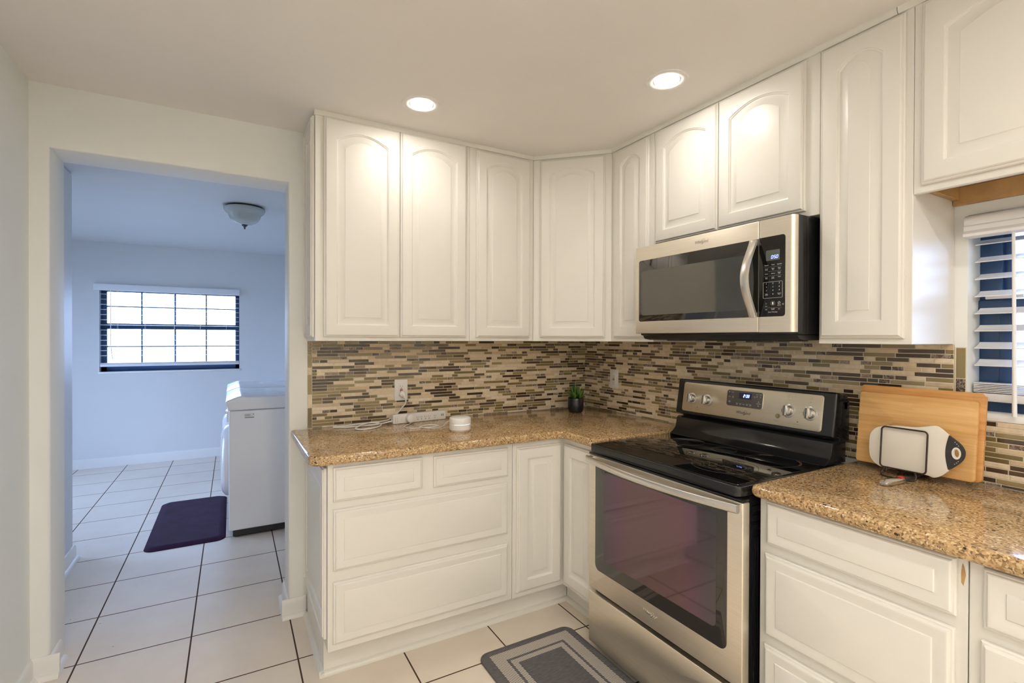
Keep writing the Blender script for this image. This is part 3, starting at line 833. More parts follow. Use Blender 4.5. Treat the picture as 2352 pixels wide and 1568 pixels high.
# --- base cabinets, left run
FBB = FB(-DB); FBR = FR(-DB)
t = thing('base_cabinet', 'cream base cabinet with four drawers under the router counter', 'cabinet', (-1.33, -0.3, 0))
carcass(FBB, -1.7360, -0.912, 0.1388, 0.875, DB - 0.006, t)
front('drawer', FBB, -1.7160, 0.7255, -1.3565, 0.8590, t, style='drawer'); front('drawer', FBB, -1.3045, 0.7232, -0.9400, 0.8560, t, style='drawer')
front('drawer', FBB, -1.7160, 0.4560, -0.9410, 0.6945, t, style='drawer'); front('drawer', FBB, -1.7160, 0.1690, -0.9405, 0.4105, t, style='drawer')
b = new_bm(); box(b, -1.7360, -DT, 0.0, -0.53, -DT + 0.018, 0.1385); box(b, -1.7360, -DT + 0.0182, 0.0, -1.7180, -0.035, 0.1385); obj('toe_kick', b, M['cab'], t)
b = new_bm(); panel_loops(b, frame((-1.7360, 0, 0), (0, -1, 0), (0, 0, 1), (-1, 0, 0)), 0.03, 0.185, DB - 0.018, 0.855, 0.0, 'raised', 0.0006, 0.012); obj('end_panel', b, M['cab'], t, smooth=28)
t = thing('corner_base_cabinet', 'cream corner base cabinet with two doors meeting at an inside corner beside the stove', 'cabinet', (-0.45, -0.45, 0))
b = new_bm()
prism(b, [(-0.911, -0.006), (-0.006, -0.006), (-0.006, -0.899), (-DB, -0.899), (-DB, -DB), (-0.911, -DB)], 0.1388, 0.875, Matrix()); obj('carcass', b, M['cab'], t)
front('door', FBB, -0.8925, 0.1640, -0.6395, 0.8500, t); front('door', FBR, 0.6400, 0.1600, 0.8940, 0.8470, t)
b = new_bm(); box(b, -DT, -0.899, 0.0, -DT + 0.018, -DT, 0.1385); obj('toe_kick', b, M['cab'], t)
# --- base cabinets right of the stove
t = thing('base_cabinet', 'cream three-drawer base cabinet right of the stove', 'cabinet', (-0.3, -1.94, 0))
carcass(FBR, 1.676, 2.180, 0.1388, 0.875, DB - 0.006, t)
front('drawer', FBR, 1.7030, 0.7370, 2.1620, 0.8700, t, style='drawer'); front('drawer', FBR, 1.6990, 0.4560, 2.1590, 0.7080, t, style='drawer'); front('drawer', FBR, 1.6980, 0.1690, 2.1590, 0.4270, t, style='drawer')
b = new_bm(); box(b, -DT, -2.180, 0.0, -DT + 0.018, -1.676, 0.1385); obj('toe_kick', b, M['cab'], t)
b = new_bm()
prism(b, [(2.1675, 0.815), (2.1715, 0.808), (2.1735, 0.822), (2.1755, 0.834), (2.1745, 0.842), (2.1725, 0.853), (2.1700, 0.860), (2.1685, 0.852), (2.1672, 0.838)], 0.0002, 0.0006, FBR); obj('paint_chip', b, M['rail'], t, 'chipped spot showing bare wood')
t = thing('base_cabinet', 'cream base cabinet with drawer over door at the counter end under the window', 'cabinet', (-0.3, -2.62, 0))
carcass(FBR, 2.1812, 3.05, 0.1388, 0.875, DB - 0.006, t)
front('drawer', FBR, 2.2080, 0.7350, 2.6000, 0.8670, t, style='drawer'); front('drawer', FBR, 2.6300, 0.7350, 3.0200, 0.8670, t, style='drawer')
front('door', FBR, 2.2050, 0.1690, 2.6000, 0.7065, t); front('door', FBR, 2.6300, 0.1690, 3.0200, 0.7065, t)
b = new_bm(); box(b, -DT, -3.05, 0.0, -DT + 0.018, -2.1812, 0.1385); obj('toe_kick', b, M['cab'], t)
# ================================================================== worktops
def arc(cx, cy, r, a0, a1, n=8): return [(cx + r * cos(radians(a0 + (a1 - a0) * k / n)), cy + r * sin(radians(a0 + (a1 - a0) * k / n))) for k in range(n + 1)]
def worktop(name, pts, label):
    b = new_bm(); prism(b, pts, 0.8765, 0.914, Matrix(), bev=0.0165, seg=5)
    return obj(name, b, M['counter'], None, label, smooth=40, cat='countertop')
cf = 0.658
worktop('countertop', [(-0.0045, -0.0045), (-1.8077, -0.0045)] + arc(-1.8077 + 0.05, -cf + 0.05, 0.05, 180, 270) + arc(-cf - 0.012, -cf - 0.012, 0.012, 90, 0, 4) + [(-cf, -0.9045), (-0.0045, -0.9045)],
        'L-shaped speckled tan stone countertop left of the stove')
worktop('countertop', [(-0.0045, -1.6600), (-0.0045, -3.06), (-cf, -3.06)] + arc(-cf + 0.03, -1.6600 - 0.03, 0.03, 180, 90)[0:] ,
        'speckled tan stone countertop right of the stove under the window')
# ================================================================== stove
def logo(F, u, v, size, mat, parent, w=0.0, depth=0.0006, label=None):
    b = new_bm()
    text(b, 'Whirlpool', size, F, u, v, w + depth, shear=0.18, depth=depth, sx=0.92)
    k = size / 0.016
    pts = []
    for q in range(33):
        a = radians(35 + 330 * q / 32)
        x, y = 0.0115 * cos(a), 0.0056 * sin(a)
        c, s = cos(radians(50)), sin(radians(50))
        pts.append(F @ Vector((u + 0.008 * k + k * (x * c - y * s), v + 0.0005 * k + k * (x * s + y * c), w + 0.0006)))
    tube(b, pts, 0.00045 * k, 6)
    return obj('logo', b, mat, parent, label, smooth=0)
RY0, RY1 = -0.912, -1.652
def stove():
    t = thing('stove', 'stainless and black freestanding electric stove with glass cooktop and digital clock', 'stove', (-0.35, -1.282, 0))
    cy = (RY0 + RY1) / 2
    b = new_bm()
    box(b, -0.628, RY1 + 0.004, 0.03, -0.03, RY0 - 0.004, 0.868, 0.003, mi=0)
    for x in (-0.60, -0.10):
        for y in (RY0 - 0.05, RY1 + 0.05): lathe(b, [(0, 0), (0.018, 0), (0.018, 0.02), (0.01, 0.03)], (x, y, 0), 16)
    # ribs pressed into the right flank, seen in the gap beside the cabinet
    for x0, x1, z0, z1 in ((-0.612, -0.604, 0.10, 0.735), (-0.594, -0.588, 0.10, 0.735), (-0.578, -0.570, 0.10, 0.735)): box(b, x0, RY1 - 0.002, z0, x1, RY1 + 0.006, z1, 0.002)
    for z in (0.755, 0.785, 0.815): box(b, -0.622, RY1 - 0.002, z, -0.575, RY1 + 0.006, z + 0.02, 0.003)
    obj('body', b, M['black'], t)
    # cooktop: thick black rim, glass lying in it
    b = new_bm()
    prism(b, rrect(-0.690, RY1, -0.075, RY0, [0.022, 0.004, 0.004, 0.022], 6), 0.8705, 0.9045, Matrix(), bev=0.005, seg=3)
    ct = obj('cooktop', b, M['black'], t)
    b = new_bm(); prism(b, rrect(-0.676, RY1 + 0.016, -0.170, RY0 - 0.016, 0.016, 5), 0.9046, 0.9066, Matrix(), bev=0.001, seg=2); obj('glass', b, M['cooktop'], ct)
    b = new_bm()
    def ring(x, y, r, w_, a0=0, a1=360, mi=0):
        n = 64
        ls = []
        for k in range(n + 1):
            a = radians(a0 + (a1 - a0) * k / n)
            ls.append([(x + (r - w_) * cos(a), y + (r - w_) * sin(a), 0.90665), (x + r * cos(a), y + r * sin(a), 0.90665), (x + r * cos(a), y + r * sin(a), 0.9070), (x + (r - w_) * cos(a), y + (r - w_) * sin(a), 0.9070)])
        loops(b, ls, cap0=True, cap1=True, mi=mi)
    for x, y, r in ((-0.53, -1.09, 0.078), (-0.505, -1.46, 0.112), (-0.505, -1.46, 0.072), (-0.29, -1.10, 0.078), (-0.285, -1.50, 0.095), (-0.285, -1.29, 0.05)): ring(x, y, r, 0.0016)
    obj('burner_ring', b, M['dispgrey'], ct)
    b = new_bm(); ring(-0.285, -1.50, 0.098, 0.007, -80, 62); obj('burn_mark', b, plain('rusty_burn', (0.13, 0.055, 0.02), 0.6, var=0.3, nscale=40), ct, 'brown burnt crescent on the rear burner')
    b = new_bm()
    text(b, 'rainbow', 0.014, frame((0, 0, 0), (0, -1, 0), (1, 0, 0), (0, 0, 1)), 1.555, -0.645, 0.9068, shear=0.3, depth=0.0002)
    bpy.data.meshes  # print on the glass
    b.free()
    # riser: dark sloping back panel
    b = new_bm()
    prof = [(-0.200, 0.9066), (-0.172, 0.925), (-0.160, 0.940), (-0.150, 0.984), (-0.140, 0.990), (-0.060, 0.990), (-0.060, 0.9066)]
    prism(b, prof, 0, RY0 - RY1 - 0.012, frame((0, RY0 - 0.006, 0), (1, 0, 0), (0, 0, 1), (0, -1, 0)), bev=0.004, seg=2)
    box(b, -0.2065, RY1 + 0.02, 0.9066, -0.2015, RY0 - 0.02, 0.9105, 0.0018)
    obj('riser', b, M['black'], t)
    # console leaning back
    lean = math.atan2(0.157 - 0.130, 0.17)
    F = frame((-0.130 - 0.027 / 0.17 * 0.0, 0, 1.165), (0, -1, 0), (sin(lean), 0, cos(lean)), (-cos(lean), 0, sin(lean)))
    b = new_bm()
    prism(b, rrect(0.914, -0.163, 1.650, 0.006, 0.008, 4), -0.050, 0.0, F, bev=0.007, seg=3)
    box(b, -0.105, RY1 + 0.004, 0.985, -0.040, RY0 - 0.004, 1.135, 0.004)
    box(b, -0.082, RY1 + 0.004, 1.10, -0.050, RY0 - 0.004, 1.160, 0.006)
    con = obj('console', b, M['black'], t)
    b = new_bm(); prism(b, rrect(0.952, -0.147, 1.607, -0.010, 0.011, 5), -0.004, 0.0016, F, bev=0.0012, seg=2)
    cp = obj('control_panel', b, M['panel'], con)
    b = new_bm(); prism(b, rrect(1.1935, -0.096, 1.3680, -0.022, 0.011, 5), 0.0, 0.0036, F, bev=0.0010, seg=2); obj('display_bezel', b, M['panel'], con)
    b = new_bm(); prism(b, rrect(1.1965, -0.0935, 1.3655, -0.0245, 0.010, 5), 0.0, 0.0042, F, bev=0.0006, seg=2); obj('display', b, M['dispgrey'], con)
    b = new_bm(); prism(b, rrect(1.2555, -0.0585, 1.3145, -0.0325, 0.002, 3), 0.0, 0.0046, F); obj('clock_window', b, M['clockface'], con)
    b = new_bm()
    u = 1.2725
    for ch, du in (('1', 0.0), ('2', 0.0040), ('0', 0.0165), ('8', 0.0250)): digit(b, ch, u + du, -0.0515, 0.0055, 0.0120, F @ T((0, 0, 0.0047)), 0.0019)
    for vv in (-0.0485, -0.0430): prism(b, rrect(u + 0.0125, vv, u + 0.0143, vv + 0.0018, 0.0004, 2), 0.0047, 0.0051, F)
    obj('clock_digits', b, M['blue_led'], con, 'glowing blue clock digits', smooth=0)
    b = new_bm()
    Fz = F @ T((0, 0, 0.0044))
    for s, u, v in (('Bake', 1.207, -0.034), ('Broil', 1.224, -0.034), ('Warm', 1.210, -0.054), ('Self\nClean', 1.227, -0.054), ('Steam\nClean', 1.212, -0.076), ('Start', 1.340, -0.034), ('Cancel', 1.3555, -0.034), ('Oven\nLight', 1.249, -0.082), ('Timer\nSet', 1.265, -0.082), ('Clock', 1.281, -0.082), ('Cook\nTime', 1.297, -0.082), ('Delay\nStart', 1.313, -0.082), ('Temp/Time', 1.349, -0.072)):
        text(b, s, 0.0042, Fz, u, v, depth=0.0001)
    for v, sgn in ((-0.066, 1), (-0.079, -1)): prism(b, [(1.3465, v), (1.3515, v), (1.349, v + 0.004 * sgn)], 0.0, 0.0002, Fz)
    prism(b, [(1.338, -0.046), (1.338, -0.0405), (1.3425, -0.0432)], 0, 0.0002, Fz)
    tube(b, [Fz @ Vector((1.3555 + 0.003 * cos(a), -0.0435 + 0.003 * sin(a), 0.0002)) for a in [2 * pi * k / 16 for k in range(16)]], 0.0003, 5, closed=True)
    tube(b, [Fz @ Vector((1.330 + 0.0022 * cos(a), -0.0455 + 0.003 * sin(a), 0.0002)) for a in [2 * pi * k / 12 for k in range(12)]], 0.0003, 5, closed=True)
    obj('key_print', b, M['text_w'], con, smooth=0)
    b = new_bm()
    Fp = F @ T((0, 0, 0.0018))
    for ku in (1.005, 1.0908, 1.476, 1.561):
        tube(b, [Fp @ Vector((ku + 0.0045 * cos(a), -0.026 + 0.0045 * sin(a), 0)) for a in [2 * pi * k / 18 for k in range(18)]], 0.0003, 5, closed=True)
        text(b, 'OFF', 0.0045, Fp, ku - 0.001, -0.0405, depth=0.0001)
        text(b, 'HI', 0.0042, Fp, ku - 0.031, -0.083, depth=0.0001); text(b, 'LO', 0.0042, Fp, ku + 0.031, -0.083, depth=0.0001)
    text(b, 'OVEN DOOR', 0.0042, Fp, 1.0423, -0.131, depth=0.0001); text(b, 'HOT SURFACE', 0.0042, Fp, 1.5125, -0.132, depth=0.0001); text(b, 'WARM ZONE\nON/OFF', 0.0042, Fp, 1.432, -0.130, depth=0.0001)
    obj('panel_print', b, M['text_g'], con, smooth=0)
    for ku in (1.0052, 1.0908, 1.4762, 1.5612):
        Fk = F @ T((ku, -0.084, 0.0016))
        b = new_bm(); lathe(b, [(0, 0), (0.0262, 0), (0.0262, 0.0014), (0.0235, 0.0024), (0, 0.0024)], (0, 0, 0), 32, Fk); lathe(b, [(0.0195, 0.002), (0.0195, 0.013), (0.0180, 0.017), (0.0165, 0.018), (0, 0.018)], (0, 0, 0), 32, Fk)
        kn = obj('knob', b, M['knob'], t)
        b = new_bm()
        prism(b, rrect(-0.0065, -0.0205, 0.0065, 0.0205, 0.003, 3), 0.0175, 0.030, Fk, bev=0.0015, seg=2)
        obj('grip', b, M['chrome'], kn)
        b = new_bm(); prism(b, rrect(-0.0030, -0.0195, 0.0030, 0.0195, 0.001, 2), 0.0298, 0.0304, Fk); obj('grip_inlay', b, M['lcd'], kn, 'dark inlay')
    b = new_bm(); lathe(b, [(0, 0), (0.0095, 0), (0.0095, 0.002), (0.0062, 0.0022), (0.0062, 0.007), (0.005, 0.0078), (0, 0.0078)], (0, 0, 0), 24, F @ T((1.4355, -0.110, 0.0016))); obj('push_button', b, M['button'], con)
    for u, v, m in ((1.0423, -0.1225, 'dark'), (1.516, -0.1215, 'red')):
        b = new_bm(); lathe(b, [(0, 0), (0.0024, 0), (0.0018, 0.0012), (0, 0.0016)], (0, 0, 0), 14, F @ T((u, v, 0.0016))); obj('indicator_lamp', b, M[m], con)
    logo(F, 1.281, -0.118, 0.0175, M['text_k'], con, 0.0016, 0.0003)
    # oven door
    FD_ = FR(-0.640)
    y0, y1 = 0.9085, 1.6640
    b = new_bm()
    prism(b, rrect(y0, 0.2760, y1, 0.8580, [0.004, 0.004, 0.006, 0.006], 3), 0.012, 0.0465, FD_, bev=0.006, seg=3)
    d = obj('oven_door', b, M['steel'], t)
    b = new_bm(); box(b, -0.688, -y1, 0.8582, -0.652, -y0, 0.8668, 0.003); obj('door_cap', b, M['black'], d)
    b = new_bm(); prism(b, rrect(0.9545, 0.3680, 1.6095, 0.8340, [0.026, 0.026, 0.012, 0.012], 6), 0.0460, 0.0485, FD_, bev=0.001, seg=2); obj('door_glass', b, M['oven_border'], d, 'dark tinted glass')
    b = new_bm(); prism(b, rrect(1.012, 0.4250, 1.5700, 0.8000, 0.018, 5), 0.0486, 0.0489, FD_); obj('oven_window', b, M['oven_glass'], d, 'see-through window with a purple and green sheen', smooth=0)
    logo(FD_, 1.276, 0.3265, 0.0185, M['chrome'], d, 0.0466, 0.0008)
    # bowed handle
    b = new_bm()
    n = 40
    ls = []
    for k in range(n + 1):
        s = k / n
        u = 0.9165 + (1.6590 - 0.9165) * s
        w_ = 0.069 + 0.040 * (1 - (2 * s - 1) ** 2)
        ls.append([(u, 0.8270, w_ - 0.007), (u, 0.8285, w_ + 0.001), (u, 0.8310, w_ + 0.0035), (u, 0.8520, w_ + 0.0035), (u, 0.8545, w_ + 0.001), (u, 0.8555, w_ - 0.007), (u, 0.8520, w_ - 0.010), (u, 0.8310, w_ - 0.010)])
    loops(b, ls, FD_, cap0=True, cap1=True)
    h = obj('handle', b, M['handle'], d, smooth=50)
    b = new_bm()
    for u0, u1 in ((0.917, 0.945), (1.630, 1.6585)): prism(b, rrect(u0, 0.8290, u1, 0.8535, 0.003, 3), 0.044, 0.064, FD_, bev=0.002)
    obj('handle_mount', b, M['handle'], d)
    # storage drawer
    b = new_bm(); prism(b, rrect(0.9085, 0.0345, 1.6640, 0.2565, 0.003, 3), 0.0, 0.0455, FD_, bev=0.005, seg=3); obj('storage_drawer', b, M['steel'], t)
    b = new_bm(); box(b, -0.664, RY1 + 0.012, 0.2575, -0.632, RY0 - 0.020, 0.2750); obj('drawer_gap', b, M['dark'], t)
stove()
# ================================================================== microwave
def microwave():
    t = thing('microwave', 'stainless over-the-range microwave with black glass door and curved handle', 'microwave', (-0.2, -1.275, 1.385))
    FM = FR(-0.405)
    Y0, Y1 = 0.9035, 1.6500
    b = new_bm(); box(b, -0.378, -Y1 + 0.001, 1.382, -0.008, -Y0, 1.794, 0.004); obj('body', b, M['black'], t)
    b = new_bm()
    prof = [(-0.372, 1.3815), (-0.360, 1.3660), (-0.330, 1.3605), (-0.04, 1.3655), (-0.02, 1.3815)]
    prism(b, prof, 0, Y1 - Y0 - 0.012, frame((0, -Y0 - 0.006, 0), (1, 0, 0), (0, 0, 1), (0, -1, 0)), bev=0.002)
    for k in range(2): box(b, -0.33, -1.25 - 0.3 * k, 1.3575, -0.14, -1.02 - 0.3 * k, 1.3615, 0.001)
    obj('vent_base', b, M['blackm'], t)
    def slab(name, u0, u1, mat, parent):
        b = new_bm(); prism(b, rrect(u0, 1.3900, u1, 1.7905, 0.002, 2), -0.026, 0.0, FM, bev=0.0025, seg=3)
        return obj(name, b, mat, parent)
    d = slab('door', 0.8975, 1.5205, M['steel'], t)
    b = new_bm(); prism(b, rrect(0.9190, 1.4450, 1.5200, 1.7265, [0.010, 0.001, 0.001, 0.010], 4), -0.002, 0.0010, FM, bev=0.0006); obj('door_glass', b, M['mw_glass'], d, 'black glass')
    b = new_bm(); prism(b, rrect(0.9360, 1.4730, 1.4720, 1.6760, 0.010, 4), 0.0009, 0.0013, FM); obj('window', b, M['mw_mesh'], d, smooth=0)
    b = new_bm(); box(b, 1.5205, 1.392, -0.024, 1.5225, 1.789, -0.004, M=FM); obj('seam', b, M['dark'], t)
    # control side, its outer edge rounded back
    b = new_bm()
    prof = [(1.5225, -0.026), (1.5225, -0.001), (1.5235, 0.0), (1.636, 0.0)] + [(1.636 + 0.014 * sin(radians(a)), -0.014 + 0.014 * cos(radians(a))) for a in (15, 30, 45, 60, 75, 90)] + [(1.650, -0.026)]
    tb = [[(p[0], z, p[1]) for p in prof] for z in (1.3900, 1.7905)]
    loops(b, tb, FM, cap0=True, cap1=True)
    c = obj('control_side', b, M['steel'], t, smooth=30)
    b = new_bm(); prism(b, rrect(1.5230, 1.4450, 1.6205, 1.7280, [0.001, 0.010, 0.010, 0.001], 4), -0.002, 0.0010, FM, bev=0.0006); obj('control_panel', b, M['mw_panel'], c)
    b = new_bm(); prism(b, rrect(1.5505, 1.6420, 1.6015, 1.6790, 0.003, 3), 0.0, 0.0016, FM); obj('display', b, M['lcd'], c)
    b = new_bm()
    for ch, du in (('0', 0.0), ('5', 0.0098), ('0', 0.0182)): digit(b, ch, 1.5700 + du, 1.6490, 0.0056, 0.0105, FM @ T((0, 0, 0.0017)), 0.0013)
    for vv in (1.6522, 1.6562): prism(b, rrect(1.5783, vv, 1.5793, vv + 0.0011, 0.0002, 2), 0.0017, 0.002, FM)
    obj('clock_digits', b, M['blue_led'], c, 'glowing blue digits', smooth=0)
    b = new_bm(); Fz = FM @ T((0, 0, 0.0012))
    c0, c1, c2 = 1.5520, 1.5765, 1.5995
    for s, u, v, z in (('Popcorn', c0, 1.6266, .0044), ('Potato', c1, 1.6270, .0044), ('Vegetable', c2, 1.6270, .0044), ('Frozen\nEntree', c0, 1.6124, .0040), ('Dinner\nPlate', c1, 1.6124, .0040), ('Warm\nHold', c2, 1.6124, .0040),
                       ('Reheat', c0, 1.5964, .0044), ('Defrost', c1, 1.5964, .0044), ('Soften/\nMelt', c2, 1.5964, .0040), ('Cook\nTime', c0, 1.5814, .0040), ('Cook\nPower', c1, 1.5814, .0040), ('Cook', c2, 1.5830, .0044),
                       ('1', c0, 1.5615, .0068), ('2', c1, 1.5615, .0068), ('3', c2, 1.5615, .0068), ('4', c0, 1.5495, .0068), ('5', c1, 1.5495, .0068), ('6', c2, 1.5495, .0068), ('7', c0, 1.5370, .0068), ('8', c1, 1.5370, .0068), ('9', c2, 1.5370, .0068),
                       ('Timer\nOn/Off', c0, 1.5235, .0038), ('0', c1, 1.5240, .0068), ('Options/\nClear', c2, 1.5240, .0038), ('Start', c0, 1.4820, .0044), ('Cancel', c2, 1.4840, .0044), ('Light', c0, 1.4706, .0042), ('Turntable\nOn/Off', c1, 1.4712, .0036), ('Fan', c2, 1.4706, .0042), ('Sensor Technology', 1.5765, 1.4610, .0044), ('Hold\n3 sec', 1.6135, 1.4870, .0030)):
        text(b, s, z, Fz, u, v, shear=0.15, depth=0.0001)
    def poly(pts, r=0.00025, closed=True): tube(b, [Fz @ Vector((p[0], p[1], 0.0001)) for p in pts], r, 5, closed=closed)
    poly(rrect(1.5400, 1.5105, 1.6112, 1.5672, 0.003, 4), 0.0004)
    for v in (1.6200, 1.6040, 1.5885, 1.4765): poly([(1.5430, v), (1.6080, v)], 0.00012, False)
    poly([(1.5500, 1.4880), (1.5500, 1.4945), (1.5555, 1.4912)])
    poly([(c1 + 0.0075 * cos(a), 1.4915 + 0.0075 * sin(a)) for a in [2 * pi * k / 24 for k in range(24)]], 0.0002)
    prism(b, rrect(c1 - 0.0028, 1.487, c1 + 0.0028, 1.496, 0.001, 2), 0.0, 0.0002, Fz)
    poly([(c2 + 0.0042 * cos(a), 1.4925 + 0.0042 * sin(a)) for a in [2 * pi * k / 20 for k in range(20)]], 0.0004); poly([(c2 - 0.003, 1.4895), (c2 + 0.003, 1.4955)], 0.0004, False)
    obj('key_print', b, M['text_w'], c, smooth=0)
    # tall bowed handle
    b = new_bm(); n = 36; ls = []
    for k in range(n + 1):
        s = k / n
        z = 1.4430 + (1.7220 - 1.4430) * s
        q = sin(pi * s)
        w_ = 0.012 + 0.046 * q ** 1.3
        uc = 1.508 - 0.004 * q
        hw = 0.0155
        ls.append([(uc - hw, z, w_ - 0.004), (uc - hw + 0.002, z, w_ + 0.004), (uc - hw + 0.006, z, w_ + 0.0055), (uc + hw - 0.006, z, w_ + 0.0055), (uc + hw - 0.002, z, w_ + 0.004), (uc + hw, z, w_ - 0.004)])
    loops(b, ls, FM, cap0=True, cap1=True); h = obj('handle', b, M['handle'], d, smooth=50)
    b = new_bm()
    for z0, z1 in ((1.443, 1.462), (1.703, 1.722)): prism(b, rrect(1.495, z0, 1.519, z1, 0.003, 3), 0.0, 0.016, FM, bev=0.002)
    obj('handle_mount', b, M['handle'], d)
    logo(FM, 1.270, 1.7585, 0.0170, M['chrome'], d, 0.0002, 0.0008)
microwave()
# ================================================================== outlets
def outlet(F, u, v, label):
    t = thing('wall_outlet', label, 'outlet', tuple(F @ Vector((u, v - 0.057, 0))))
    F = F @ T((u, v, 0))
    b = new_bm(); prism(b, rrect(-0.0360, -0.0570, 0.0360, 0.0570, 0.003, 3), 0.004, 0.0105, F, bev=0.002, seg=2); obj('cover_plate', b, M['white'], t)
    b = new_bm(); prism(b, rrect(-0.0165, -0.0335, 0.0165, 0.0335, 0.002, 3), 0.010, 0.0130, F, bev=0.0008); rc = obj('receptacle', b, M['white'], t)
    b = new_bm()
    for vv in (0.020, -0.020):
        box(b, -0.0070, vv - 0.0035, 0.0128, -0.0052, vv + 0.0045, 0.0133, M=F); box(b, 0.0052, vv - 0.0030, 0.0128, 0.0068, vv + 0.0035, 0.0133, M=F)
        lathe(b, [(0.0024, 0.0128), (0.0024, 0.0133), (0, 0.0133)], (0, vv - 0.0095, 0), 12, F)
    obj('socket_slots', b, M['dark'], rc)
    b = new_bm(); prism(b, rrect(-0.0080, 0.0005, 0.0080, 0.0055, 0.0008, 2), 0.0128, 0.0142, F, bev=0.0005); obj('reset_button', b, M['red'], rc)
    b = new_bm(); prism(b, rrect(-0.0080, -0.0065, 0.0080, -0.0015, 0.0008, 2), 0.0128, 0.0142, F, bev=0.0005); obj('test_button', b, M['dark'], rc)
    b = new_bm()
    for vv in (0.0485, -0.0485): lathe(b, [(0.0028, 0.0104), (0.0026, 0.0112), (0, 0.0114)], (0, vv, 0), 12, F)
    obj('screw', b, M['white'], t)
outlet(FB(-0.0005), -1.2605, 1.0840, 'white wall outlet above the power strip with a cord plugged in')
outlet(FR(-0.0005), 0.2965, 1.1165, 'white wall outlet with nothing plugged in, right of the potted plant')
# ================================================================== power strip
def power_strip():
    t = thing('power_strip', 'long white power strip standing on edge against the backsplash', 'power strip', (-1.17, -0.06, 0.914))
    L = Vector((-1.3270, -0.0905, 0)); R_ = Vector((-1.0185, -0.0550, 0))
    U = (R_ - L).normalized()
    N = Vector((U.y, -U.x, 0))
    F = frame((L.x, L.y, 0.9142), U, (0, 0, 1), N)
    Ln = (R_ - L).length
    b = new_bm(); prism(b, rrect(0, 0, Ln, 0.0485, 0.006, 4), -0.034, 0.0, F, bev=0.004, seg=3); obj('body', b, M['white'], t)
    b = new_bm(); prism(b, rrect(0.006, 0.003, 0.062, 0.0455, 0.003, 3), -0.001, 0.0008, F); prism(b, rrect(0.019, 0.008, 0.035, 0.036, 0.002, 3), 0.0, 0.0016, F); obj('switch_plate', b, M['white'], t, smooth=0)
    b = new_bm(); prism(b, rrect(0.0215, 0.010, 0.0325, 0.034, 0.0015, 3), 0.0, 0.0042, F, bev=0.001); obj('rocker_switch', b, M['white'], t)
    b = new_bm()
    text(b, 'amazonbasics', 0.0055, F @ T((0.0125, 0.022, 0.0009)) @ Matrix.Rotation(pi / 2, 4, 'Z'), 0, 0, depth=0.0001)
    for u in (0.048, 0.055):
        for v in (0.012, 0.020, 0.028): box(b, u, v, 0.0008, u + 0.0006, v + 0.005, 0.0010, M=F)
    obj('print', b, M['text_g'], t, smooth=0)
    b = new_bm()
    for u in (0.140, 0.1625, 0.1855, 0.2080, 0.2420):
        box(b, u - 0.0055, 0.022, -0.0005, u - 0.0039, 0.030, 0.0003, M=F); box(b, u + 0.0045, 0.0225, -0.0005, u + 0.0058, 0.029, 0.0003, M=F)
        prism(b, [(u - 0.002, 0.0125), (u + 0.002, 0.0125), (u + 0.002, 0.015)] + [(u + 0.002 * cos(radians(a)), 0.015 + 0.002 * sin(radians(a))) for a in (45, 90, 135)] + [(u - 0.002, 0.015)], -0.0005, 0.0003, F)
    for u in (0.283, 0.292): box(b, u - 0.0018, 0.020, -0.0005, u + 0.0018, 0.032, 0.0003, M=F)
    obj('socket_slots', b, M['dark'], t)
    # thick flat cord: from the strip's left end, looped on the counter, up behind the strip to the outlet
    b = new_bm()
    z = 0.9185
    P = [(-1.326, -0.073, 0.930), (-1.345, -0.074, 0.9270), (-1.40, -0.074, 0.9195), (-1.47, -0.077, 0.9185), (-1.55, -0.079, 0.9185), (-1.605, -0.062, 0.9185), (-1.618, -0.050, 0.9185), (-1.600, -0.034, 0.9185), (-1.54, -0.033, 0.9190), (-1.46, -0.060, 0.9265), (-1.42, -0.064, 0.9272),
         (-1.392, -0.085, 0.9230), (-1.405, -0.125, 0.9185), (-1.450, -0.165, 0.9185), (-1.500, -0.178, 0.9185), (-1.528, -0.158, 0.9185), (-1.525, -0.128, 0.9195), (-1.490, -0.095, 0.9262), (-1.44, -0.060, 0.9290), (-1.38, -0.030, 0.9250), (-1.33, -0.016, 0.9290), (-1.285, -0.016, 0.9600), (-1.262, -0.020, 0.985), (-1.2425, -0.030, 1.014), (-1.2430, -0.036, 1.030), (-1.2480, -0.038, 1.045)]
    P = [Vector(p) for p in P]
    tube(b, spline(P, 8), 0.0040, 10); obj('cord', b, M['white'], t, smooth=60)
    b = new_bm()
    Fp = FB(-0.0145) @ T((-1.2575, 1.0640, 0))
    lathe(b, [(0, 0), (0.0165, 0), (0.0175, 0.003), (0.0170, 0.012), (0.014, 0.017), (0, 0.0185)], (0, 0, 0), 24, Fp)
    tube(b, spline([(-1.2555, -0.026, 1.063), (-1.2490, -0.034, 1.052), (-1.2450, -0.037, 1.038)], 6), [0.012 - 0.0065 * k / 12 for k in range(13)], 12)
    obj('plug', b, M['white'], t, smooth=50)
power_strip()
